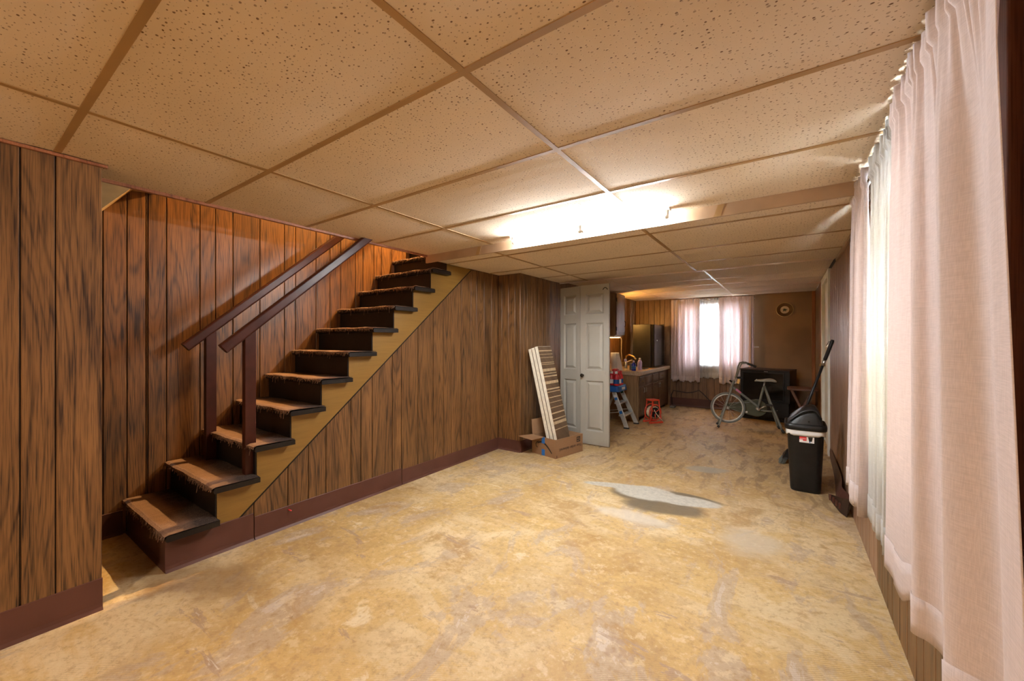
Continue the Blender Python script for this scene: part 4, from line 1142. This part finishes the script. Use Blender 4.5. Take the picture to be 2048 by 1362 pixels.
# crank and pedals
ktube('bottom_bracket', [K(0.49, 0.285, -0.045), K(0.49, 0.285, 0.09)], 0.021, M['alu'])
for s, a in ((-1, 0.55), (1, 0.55+PI)):
    p0 = K(0.49, 0.285, s*0.055 if s < 0 else 0.085); p1 = p0 + bd*0.135*math.cos(a) + up*0.135*math.sin(a)
    ck = ktube('crank', [p0, p1], 0.008, M['steel'])
    b = B(); obox(b, p1 + bs*(s*0.045), 0.075, 0.07, 0.022, Matrix.Rotation(math.atan2(bd.y, bd.x), 3, 'Z')); obj('pedal', b, M['rubber'], ck, bevel=0.005)
# saddle: narrow nose to the front, broad rear
b = B(); R = []
for u, w, z, t in ((-0.125, 0.008, -0.012, 0.008), (-0.12, 0.022, -0.002, 0.020), (-0.10, 0.03, 0.004, 0.026), (-0.05, 0.042, 0.004, 0.03), (0.0, 0.07, 0.010, 0.036), (0.05, 0.10, 0.018, 0.042), (0.09, 0.105, 0.012, 0.04), (0.118, 0.085, 0.0, 0.03), (0.128, 0.04, -0.006, 0.014)):
    ring = []
    for k in range(14):
        a = 2*PI*k/14; y = w*math.cos(a); zz = (t*0.45*math.sin(a) if math.sin(a) > 0 else t*math.sin(a)*(0.9 if abs(math.cos(a)) > 0.5 else 0.35))
        ring.append(K(0.575+u, 0.672+z+zz, y))
    R.append(ring)
loft(b, R); obj('saddle', b, M['saddle'], ek, smooth=True, sub=1)

# ------------------------------------------------------------------ folding tray table
tt = thing('tray_table', 'small brown folding tray table beside the television', 'table', (0.18, 6.68, 0))
b = B(); loft(b, [[(x, y, z) for x, y in rrect(0.185, 6.68, 0.345+g, 0.34+g, 0.07, 6)] for z, g in ((0.548, -0.02), (0.553, 0), (0.572, 0), (0.577, -0.012))]); obj('table_top', b, M['table_brown'], tt)
for yy in (6.58, 6.78):
    for xa, xb in ((0.06, 0.30), (0.30, 0.06)):
        b = B(); a_, c_ = Vector((xa, yy + (0.012 if xa > xb else -0.012), 0.548)), Vector((xb, yy + (0.012 if xa > xb else -0.012), 0.0))
        beam_dir = (c_-a_).normalized()
        sx = Vector((0, 1, 0)); uz = sx.cross(beam_dir).normalized()
        loft(b, [[p + sx*x + uz*z for x, z in rrect(0, 0, 0.018, 0.028, 0.004, 2)] for p in (a_, c_)]); obj('leg', b, M['table_brown'], tt)
for xx, zz in ((0.10, 0.08), (0.26, 0.08)):
    b = B(); tube(b, [(xx-0.0, 6.57, zz), (xx, 6.79, zz)], 0.008, 8); obj('stretcher', b, M['table_brown'], tt)

# ------------------------------------------------------------------ round plaque and paper strip on the far wall
pc = (-0.018, YF-0.006, 1.72); rx = Matrix.Rotation(PI/2, 3, 'X')
wp_ = thing('wall_plaque', 'round brown wall plaque with cream centre and green leaf sprig', 'wall plaque', pc)
b = B(); lathe(b, [(0.108, 0.0), (0.118, 0.006), (0.118, 0.016), (0.108, 0.026), (0.098, 0.022), (0.060, 0.012), (0.058, 0.010)], pc, 40, rx); obj('plate', b, plain('plaque_brown', (0.14, 0.075, 0.025), 0.35), wp_, smooth=True)
b = B(); tube(b, [(pc[0]+0.113*math.cos(2*PI*k/40), pc[1]-0.022, pc[2]+0.113*math.sin(2*PI*k/40)) for k in range(40)], 0.005, 8, closed=True); obj('gilt_rim', b, M['brass'], wp_, smooth=True)
b = B(); lathe(b, [(0.060, 0.0), (0.060, 0.014), (0.002, 0.016)], pc, 32, rx); ce = obj('cream_centre', b, plain('plaque_cream', (0.72, 0.62, 0.42), 0.4), wp_, smooth=False)
gm = plain('leaf_green', (0.02, 0.055, 0.022), 0.5)
for k, a in enumerate((0.2, 1.1, 1.9, 2.8, 4.0, 5.2)):
    b = B(); L = 0.034 if k % 2 else 0.042
    for sgn in (0,):
        pts = [(0, 0), (L*0.45, 0.010), (L, 0.0), (L*0.45, -0.010)]
        vs = [b.verts.new((pc[0] + u*math.cos(a)-w*math.sin(a), pc[1]-0.0175, pc[2]-0.004 + 0.75*(u*math.sin(a)+w*math.cos(a)))) for u, w in pts]
        b.faces.new(vs)
    obj('painted_leaf', b, gm, ce, solid=0.001)
b = B(); box(b, -0.445, -0.375, YF-0.009, YF-0.006, 1.105, 1.117); tag(obj('paper_strip', b, M['label_white']), 'tiny white strip stuck on the brown wall panel', 'label')

# ------------------------------------------------------------------ kitchen end: base cabinet, worktop, wall cabinet
CY0, CY1, CX = 5.97, 7.76, -1.82
kc = thing('base_cabinet', 'dark wood base cabinet with four doors and drawers under the worktop', 'cabinet', (-2.1, 6.8, 0))
b = B(); box(b, XK+0.01, CX-0.02, CY0+0.012, CY1, 0.055, 0.688); obj('carcass', b, M['cabinet'], kc)
bx('toe_kick', M['groove'], kc, XK+0.01, CX-0.06, CY0+0.012, CY1, 0.0, 0.055)
bx('end_panel', M['cabinet_end'], kc, XK+0.01, CX, CY0, CY0+0.012, 0.0, 0.688)
bx('face_frame', M['cabinet'], kc, CX-0.02, CX-0.002, CY0+0.012, CY1, 0.055, 0.688)
bays = [5.995, 6.239, 6.68, 7.083, 7.44]
hs = random.Random(4)
for i, (a, c) in enumerate(zip(bays, bays[1:])):
    a += 0.012; c -= 0.012
    d = bx('drawer', M['cabinet'], kc, CX-0.002, CX+0.012, a, c, 0.545, 0.668, 0.004)
    bx('drawer_field', M['cabinet'], d, CX+0.012, CX+0.016, a+0.02, c-0.02, 0.562, 0.651, 0.003)
    if i in (0, 3):
        b = B(); m = (a+c)/2; tube(b, [(CX+0.016, m-0.03, 0.605), (CX+0.030, m-0.028, 0.602), (CX+0.032, m, 0.598), (CX+0.030, m+0.028, 0.602), (CX+0.016, m+0.03, 0.605)], 0.004, 8); obj('pull', b, M['brass'], d, smooth=True)
    d = bx('door', M['cabinet'], kc, CX-0.002, CX+0.012, a, c, 0.075, 0.515, 0.004)
    bx('door_panel', M['cabinet'], d, CX+0.012, CX+0.017, a+0.045, c-0.045, 0.125, 0.465, 0.004)
    m = (c-0.035) if i % 2 == 0 else (a+0.035)
    b = B(); tube(b, [(CX+0.012, m, 0.490), (CX+0.026, m, 0.486), (CX+0.028, m, 0.455), (CX+0.026, m, 0.424), (CX+0.012, m, 0.420)], 0.0045, 8); obj('handle', b, M['steel'], d, smooth=True)
wt = B(); prism(wt, [(CX-0.0, CY0-0.02), (CX+0.035, CY0+0.015), (CX+0.035, CY1+0.02), (XK+0.005, CY1+0.02), (XK+0.005, CY0-0.02)], 'z', 0.69, 0.752)
tag(obj('worktop', wt, M['counter'], bevel=0.006), 'beige speckled laminate worktop over the base cabinet', 'worktop')
b = B(); box(b, XK+0.002, XK+0.018, CY0, CY1, 0.753, 0.83); tag(obj('backsplash', b, M['counter'], bevel=0.003), 'low beige backsplash along the kitchen wall', 'backsplash')
b = B(); loft(b, [[(x, y, z) for x, y in rrect(-1.70, 7.62, 0.09, 0.16, 0.03, 4)] for z in (0.0, 0.035)]); tag(obj('floor_block', b, M['grey_rubber'], bevel=0.008), 'flat grey block on the floor at the cabinet end', 'block')

wc = thing('wall_cabinet', 'brown wall cabinet hanging above the paper towels', 'cabinet', (-2.3, 6.1, 1.29))
bx('carcass', M['cabinet_end'], wc, XK+0.004, -2.165, 5.93, 6.33, 1.295, 1.955)
dr = bx('door', M['cabinet'], wc, -2.165, -2.148, 5.94, 6.325, 1.31, 1.945, 0.003)
bx('door_panel', M['cabinet'], dr, -2.148, -2.144, 5.99, 6.275, 1.36, 1.895, 0.003)
for z in (1.85, 1.40): bx('hinge', M['black'], wc, -2.152, -2.142, 5.932, 5.946, z-0.03, z+0.03)
b = B(); tube(b, [(-2.148, 6.30, 1.45), (-2.13, 6.30, 1.455), (-2.13, 6.30, 1.52), (-2.148, 6.30, 1.525)], 0.004, 8); obj('handle', b, M['black'], dr, smooth=True)

ul = thing('cabinet_lamp', 'small glowing lamp strip under the wall cabinet', 'light', (-2.3, 6.1, 1.27))
bx('housing', M['white_plastic'], ul, -2.40, -2.20, 5.98, 6.30, 1.272, 1.294, 0.003)
bx('diffuser', mat_emit('cabinet_lamp_glow', (1.0, 0.55, 0.18), 5.0), ul, -2.38, -2.215, 6.0, 6.28, 1.262, 1.272, 0.003)
b = B(); tube(b, [(-2.20, 6.28, 1.275), (-2.19, 6.29, 1.22), (-2.20, 6.30, 1.05), (-2.185, 6.29, 0.92), (-2.20, 6.30, 0.80)], 0.005, 8); obj('cord', b, M['cord_cream'], ul, smooth=True)
sb = bulb('socket_bulb', 'amber bulb fixed to the far side of the wall cabinet', (-2.32, 6.40, 1.64), KITCHEN_W, (1.0, 0.52, 0.12), None)
bx('bracket', M['white_plastic'], sb, -2.34, -2.30, 6.331, 6.44, 1.688, 1.70)

# ------------------------------------------------------------------ small black refrigerator on the worktop
rf = thing('mini_refrigerator', 'black mini refrigerator standing on the worktop', 'refrigerator', (-2.02, 7.26, 0.755))
bx('body', M['black'], rf, -2.215, -1.905, 6.935, 7.60, 0.765, 1.50, 0.006)
dd = bx('door', M['black_gloss'], rf, -1.898, -1.845, 6.935, 7.60, 0.768, 1.497, 0.012)
bx('hinge_cover', M['black'], rf, -1.92, -1.85, 7.52, 7.60, 1.50, 1.512, 0.003)
b = B(); lathe(b, [(0.012, 0), (0.012, 0.003), (0.008, 0.004)], (-1.845, 7.10, 1.22), 14, Matrix.Rotation(PI/2, 3, 'Y')); obj('badge', b, M['steel'], dd)
for yy in (6.97, 7.56):
    for xx in (-2.19, -1.93):
        b = B(); lathe(b, [(0.014, 0.7525), (0.016, 0.766)], (xx, yy, 0), 10); obj('foot', b, M['rubber'], rf)

# ------------------------------------------------------------------ things on the worktop
def lathe_thing(name, label, cat, c, parts, group=None):
    t = thing(name, label, cat, c, group)
    for nm, prof, mat in parts:
        b = B(); lathe(b, prof, c, 20); obj(nm, b, mat, t, smooth=True)
    return t
ZT = 0.7525
pt = thing('paper_towel_roll', 'white paper towel roll standing on the worktop', 'paper towel', (-2.24, 6.12, ZT))
b = B(); lathe(b, [(0.062, 0.004), (0.066, 0.008), (0.066, 0.270), (0.062, 0.274), (0.02, 0.274), (0.02, 0.26)], (-2.24, 6.12, ZT), 28); obj('roll', b, M['towel'], pt, smooth=True)
b = B(); vs = [b.verts.new(p) for p in ((-2.205, 6.062, ZT+0.27), (-2.172, 6.12, ZT+0.27), (-2.115, 6.13, ZT+0.003), (-2.17, 6.04, ZT+0.003))]; b.faces.new(vs); obj('loose_sheet', b, M['towel'], pt, solid=0.002)
lathe_thing('spray_bottle', 'clear spray bottle beside the paper towels', 'bottle', (-2.075, 6.12, ZT), [('body', [(0.032, 0.002), (0.034, 0.01), (0.034, 0.07), (0.014, 0.12), (0.012, 0.135)], M['clear_plastic']), ('nozzle', [(0.014, 0.135), (0.018, 0.145), (0.016, 0.175), (0.006, 0.18)], M['lilac'])])
lathe_thing('soap_bottle', 'deep blue soap bottle with lilac cap at the worktop edge', 'bottle', (-1.925, 6.07, ZT), [('body', [(0.030, 0.002), (0.034, 0.008), (0.034, 0.09), (0.026, 0.115), (0.012, 0.13)], plain('cobalt_plastic', (0.008, 0.018, 0.30), 0.15)), ('label', [(0.0346, 0.03), (0.0346, 0.075)], M['blue']), ('cap', [(0.013, 0.13), (0.013, 0.155), (0.006, 0.16)], M['lilac'])])
lathe_thing('lotion_bottle', 'lilac bottle with white cap beside the blue bottle', 'bottle', (-1.91, 6.33, ZT), [('body', [(0.032, 0.002), (0.036, 0.01), (0.036, 0.12), (0.022, 0.155), (0.014, 0.16)], M['lilac']), ('cap', [(0.016, 0.16), (0.016, 0.185), (0.008, 0.19)], M['white_plastic'])])
b = B(); box(b, -2.03, -1.95, 6.19, 6.27, ZT, ZT+0.11); tag(obj('napkin_box', b, plain('grey_card', (0.10, 0.11, 0.12), 0.5), bevel=0.004), 'small dark grey box behind the bottles', 'box')
fc = thing('faucet', 'cream and brass faucet over the worktop', 'faucet', (-2.2, 6.52, ZT))
b = B(); lathe(b, [(0.03, 0.0), (0.028, 0.02), (0.018, 0.04), (0.016, 0.15)], (-2.2, 6.52, ZT), 16); obj('base', b, M['steel'], fc, smooth=True)
b = B(); tube(b, [(-2.2, 6.52, ZT+0.14), (-2.185, 6.50, ZT+0.21), (-2.12, 6.44, ZT+0.235), (-2.02, 6.38, ZT+0.205), (-1.985, 6.36, ZT+0.17)], 0.013, 10); obj('spout', b, M['brass'], fc, smooth=True)
b = B(); tube(b, [(-2.2, 6.53, ZT+0.10), (-2.15, 6.60, ZT+0.13), (-2.13, 6.63, ZT+0.135)], 0.009, 8); obj('lever', b, M['cord_cream'], fc, smooth=True)
b = B(); loft(b, [[(x, y, z) for x, y in rrect(-1.93, 6.62, 0.10, 0.24, 0.02, 4)] for z in (ZT, ZT+0.012)]); tag(obj('scrub_pad', b, M['black'], bevel=0.004), 'flat black pad on the worktop before the refrigerator', 'pad')

# ------------------------------------------------------------------ stepladder with bottles on its top
sl = thing('stepladder', 'small aluminium stepladder with blue top beside the folding door', 'ladder', (-1.98, 5.6, 0))
def rail(name, a, c, w, t, mat):
    b = B(); a, c = Vector(a), Vector(c); d = (c-a).normalized(); s = Vector((0, 1, 0)); n_ = s.cross(d).normalized()
    v = [[p + s*x + n_*z for x, z in ((-w/2, -t/2), (w/2, -t/2), (w/2, t/2), (-w/2, t/2))] for p in (a, c)]
    loft(b, v); return obj(name, b, mat, sl, bevel=0.002)
FA, FB, TA, TB = Vector((-1.81, 5.40, 0.012)), Vector((-1.80, 5.80, 0.012)), Vector((-2.01, 5.44, 0.50)), Vector((-2.01, 5.74, 0.50))
rails = [rail('front_rail', FA, TA, 0.022, 0.058, M['alu']), rail('front_rail', FB, TB, 0.022, 0.058, M['alu'])]
for p in (FA, FB):
    b = B(); obox(b, (p.x-0.002, p.y, 0.010), 0.075, 0.028, 0.02); obj('rubber_foot', b, M['rubber'], sl, bevel=0.003)
for t in (0.34, 0.68):
    a, c = FA.lerp(TA, t), FB.lerp(TB, t)
    b = B(); box(b, a.x-0.055, a.x+0.03, a.y+0.011, c.y-0.011, a.z-0.022, a.z); obj('step', b, M['alu'], sl, bevel=0.003)
for y, yt in ((5.42, 5.46), (5.78, 5.72)):
    rail('rear_leg', (-2.31, y, 0.0), (-2.07, yt, 0.50), 0.018, 0.028, M['alu'])
b = B(); tube(b, [(-2.24, 5.43, 0.155), (-2.24, 5.77, 0.155)], 0.008, 8); obj('rear_brace', b, M['alu'], sl, smooth=True)
for y in (5.43, 5.75):
    b = B(); tube(b, [(-1.90, y, 0.22), (-2.24, y, 0.16)], 0.005, 6); obj('spreader', b, M['alu'], sl, smooth=True)
b = B(); loft(b, [[(x, y, z) for x, y in rrect(-2.035, 5.59, 0.20+g, 0.37+g, 0.03, 4)] for z, g in ((0.495, 0.012), (0.50, 0.016), (0.572, 0.0), (0.578, -0.012))]); tc_ = obj('top_cap', b, M['blue'], sl)
bx('cap_label', M['label_white'], tc_, -1.931, -1.926, 5.55, 5.68, 0.515, 0.55)
for (p, q, tt_, mat) in ((FA, TA, 0.86, M['label_white']), (FA, TA, 0.80, M['label_blue']), (FA, TA, 0.42, M['label_blue']), (FB, TB, 0.93, plain('green_label', (0.02, 0.12, 0.05), 0.5))):
    c = p.lerp(q, tt_); d = (q-p).normalized(); b = B()
    s = Vector((0, 1, 0)); n_ = s.cross(d).normalized()
    b.faces.new([b.verts.new(c + Vector((0, -0.0118, 0)) + n_*x + d*z) for x, z in ((-0.02, -0.02), (0.02, -0.02), (0.02, 0.02), (-0.02, 0.02))])
    obj('rail_label', b, mat, rails[0 if p is FA else 1], solid=0.001)
zt = 0.579
for k, (x, y, where) in enumerate(((-1.975, 5.45, 'nearest at the front'), (-1.975, 5.535, 'second from the near front corner'), (-1.975, 5.62, 'third along the front'), (-2.06, 5.49, 'behind at the near side'), (-2.06, 5.59, 'behind at the far side'))):
    t = thing('drink_bottle', 'red and blue bottle on the stepladder top, ' + where, 'bottle', (x, y, zt), 'bottles on the stepladder')
    body = M['red'] if k != 1 else M['red']
    b = B(); lathe(b, [(0.034, 0.001), (0.039, 0.008), (0.039, 0.115), (0.030, 0.150), (0.016, 0.172)], (x, y, zt), 20); obj('body', b, body, t, smooth=True)
    b = B(); lathe(b, [(0.0396, 0.03), (0.0398, 0.06), (0.0396, 0.09)], (x, y, zt), 20, cap=False); obj('label', b, M['blue'] if k % 2 == 0 else M['label_white'], t, smooth=True)
    b = B(); lathe(b, [(0.019, 0.170), (0.020, 0.175), (0.020, 0.198), (0.014, 0.204)], (x, y, zt), 20); obj('cap', b, M['white_plastic'] if k in (0, 3) else M['red'], t, smooth=True)
# red and white bag behind the bottles
b = B(); R = []
for z, g in ((0.0, -0.015), (0.02, 0), (0.16, 0.0), (0.21, -0.012), (0.225, -0.05)): R.append([(x, y, zt+z) for x, y in rrect(-2.085, 5.715, 0.085+g, 0.13+g, 0.018, 4)])
loft(b, R); bag = tag(obj('detergent_bag', b, M['red'], smooth=True), 'red pouch with white disc on the stepladder top', 'pouch')
b = B(); lathe(b, [(0.045, 0), (0.042, 0.004)], (-2.043, 5.715, zt+0.12), 20, Matrix.Rotation(PI/2, 3, 'Y')); obj('white_disc', b, M['label_white'], bag)

# ------------------------------------------------------------------ cord reel
cr = thing('cord_reel', 'red orange cord reel stand on the floor before the cabinet', 'cord reel', (-1.63, 6.07, 0))
rc = Vector((-1.635, 6.06, 0)); ra = Matrix.Rotation(math.radians(52), 3, 'Z')
def RP(u, s, z): return rc + ra @ Vector((u, s, z))     # u across, s along the axle
for s in (-0.055, 0.055):
    b = B(); tube(b, [RP(0.10*math.cos(2*PI*k/28), s, 0.155+0.115*math.sin(2*PI*k/28)) for k in range(28)], 0.008, 8, closed=True); f = obj('flange_ring', b, M['orange'], cr, smooth=True)
    for a in (0.5, 2.6, 4.7):
        b = B(); tube(b, [RP(0.02*math.cos(a), s, 0.155+0.02*math.sin(a)), RP(0.10*math.cos(a), s, 0.155+0.115*math.sin(a))], 0.006, 6); obj('flange_spoke', b, M['orange'], f, smooth=True)
    b = B(); tube(b, [RP(-0.10, s*1.3, 0.012), RP(-0.07, s*1.3, 0.18), RP(-0.055, s*1.2, 0.33)], 0.008, 8); obj('upright', b, M['orange'], cr, smooth=True)
    b = B(); tube(b, [RP(0.10, s*1.3, 0.012), RP(0.07, s*1.3, 0.18), RP(0.055, s*1.2, 0.33)], 0.008, 8); obj('upright', b, M['orange'], cr, smooth=True)
    b = B(); obox(b, RP(0, s*1.35, 0.012), 0.23, 0.03, 0.024, ra); obj('foot_bar', b, M['orange'], cr, bevel=0.004)
b = B(); obox(b, RP(0, 0, 0.335), 0.14, 0.14, 0.022, ra); obj('carry_handle', b, M['orange'], cr, bevel=0.006)
b = B(); tube(b, [RP(0, -0.05, 0.155), RP(0, 0.05, 0.155)], 0.075, 24); dr_ = obj('drum', b, M['black'], cr, smooth=False)
b = B(); pts = []
for k in range(120): a = k*0.42; pts.append(RP(0.08*math.cos(a), -0.045+0.09*k/120, 0.155+0.08*math.sin(a)))
tube(b, pts, 0.006, 6); obj('wound_cord', b, M['cord_cream'], cr, smooth=True)
b = B(); tube(b, [RP(-0.03, -0.07, 0.20), RP(0.0, -0.08, 0.14), RP(0.05, -0.09, 0.08), RP(0.10, -0.09, 0.03)], 0.005, 6); obj('loose_cord', b, M['cord_cream'], cr, smooth=True)

# ------------------------------------------------------------------ cable along the far wall
b = B(); tube(b, [(-1.76, YF-0.012, 0.02), (-1.775, YF-0.014, 0.20), (-1.74, YF-0.014, 0.282), (-1.62, YF-0.012, 0.272), (-1.50, YF-0.012, 0.258), (-1.40, YF-0.012, 0.275), (-1.30, YF-0.012, 0.315), (-1.22, YF-0.012, 0.25), (-1.10, YF-0.012, 0.12), (-0.98, YF-0.014, 0.05)], 0.008, 8)
tag(obj('wall_cable', b, M['cord_brown'], smooth=True), 'dark cable sagging along the far wall below the curtains', 'cable')
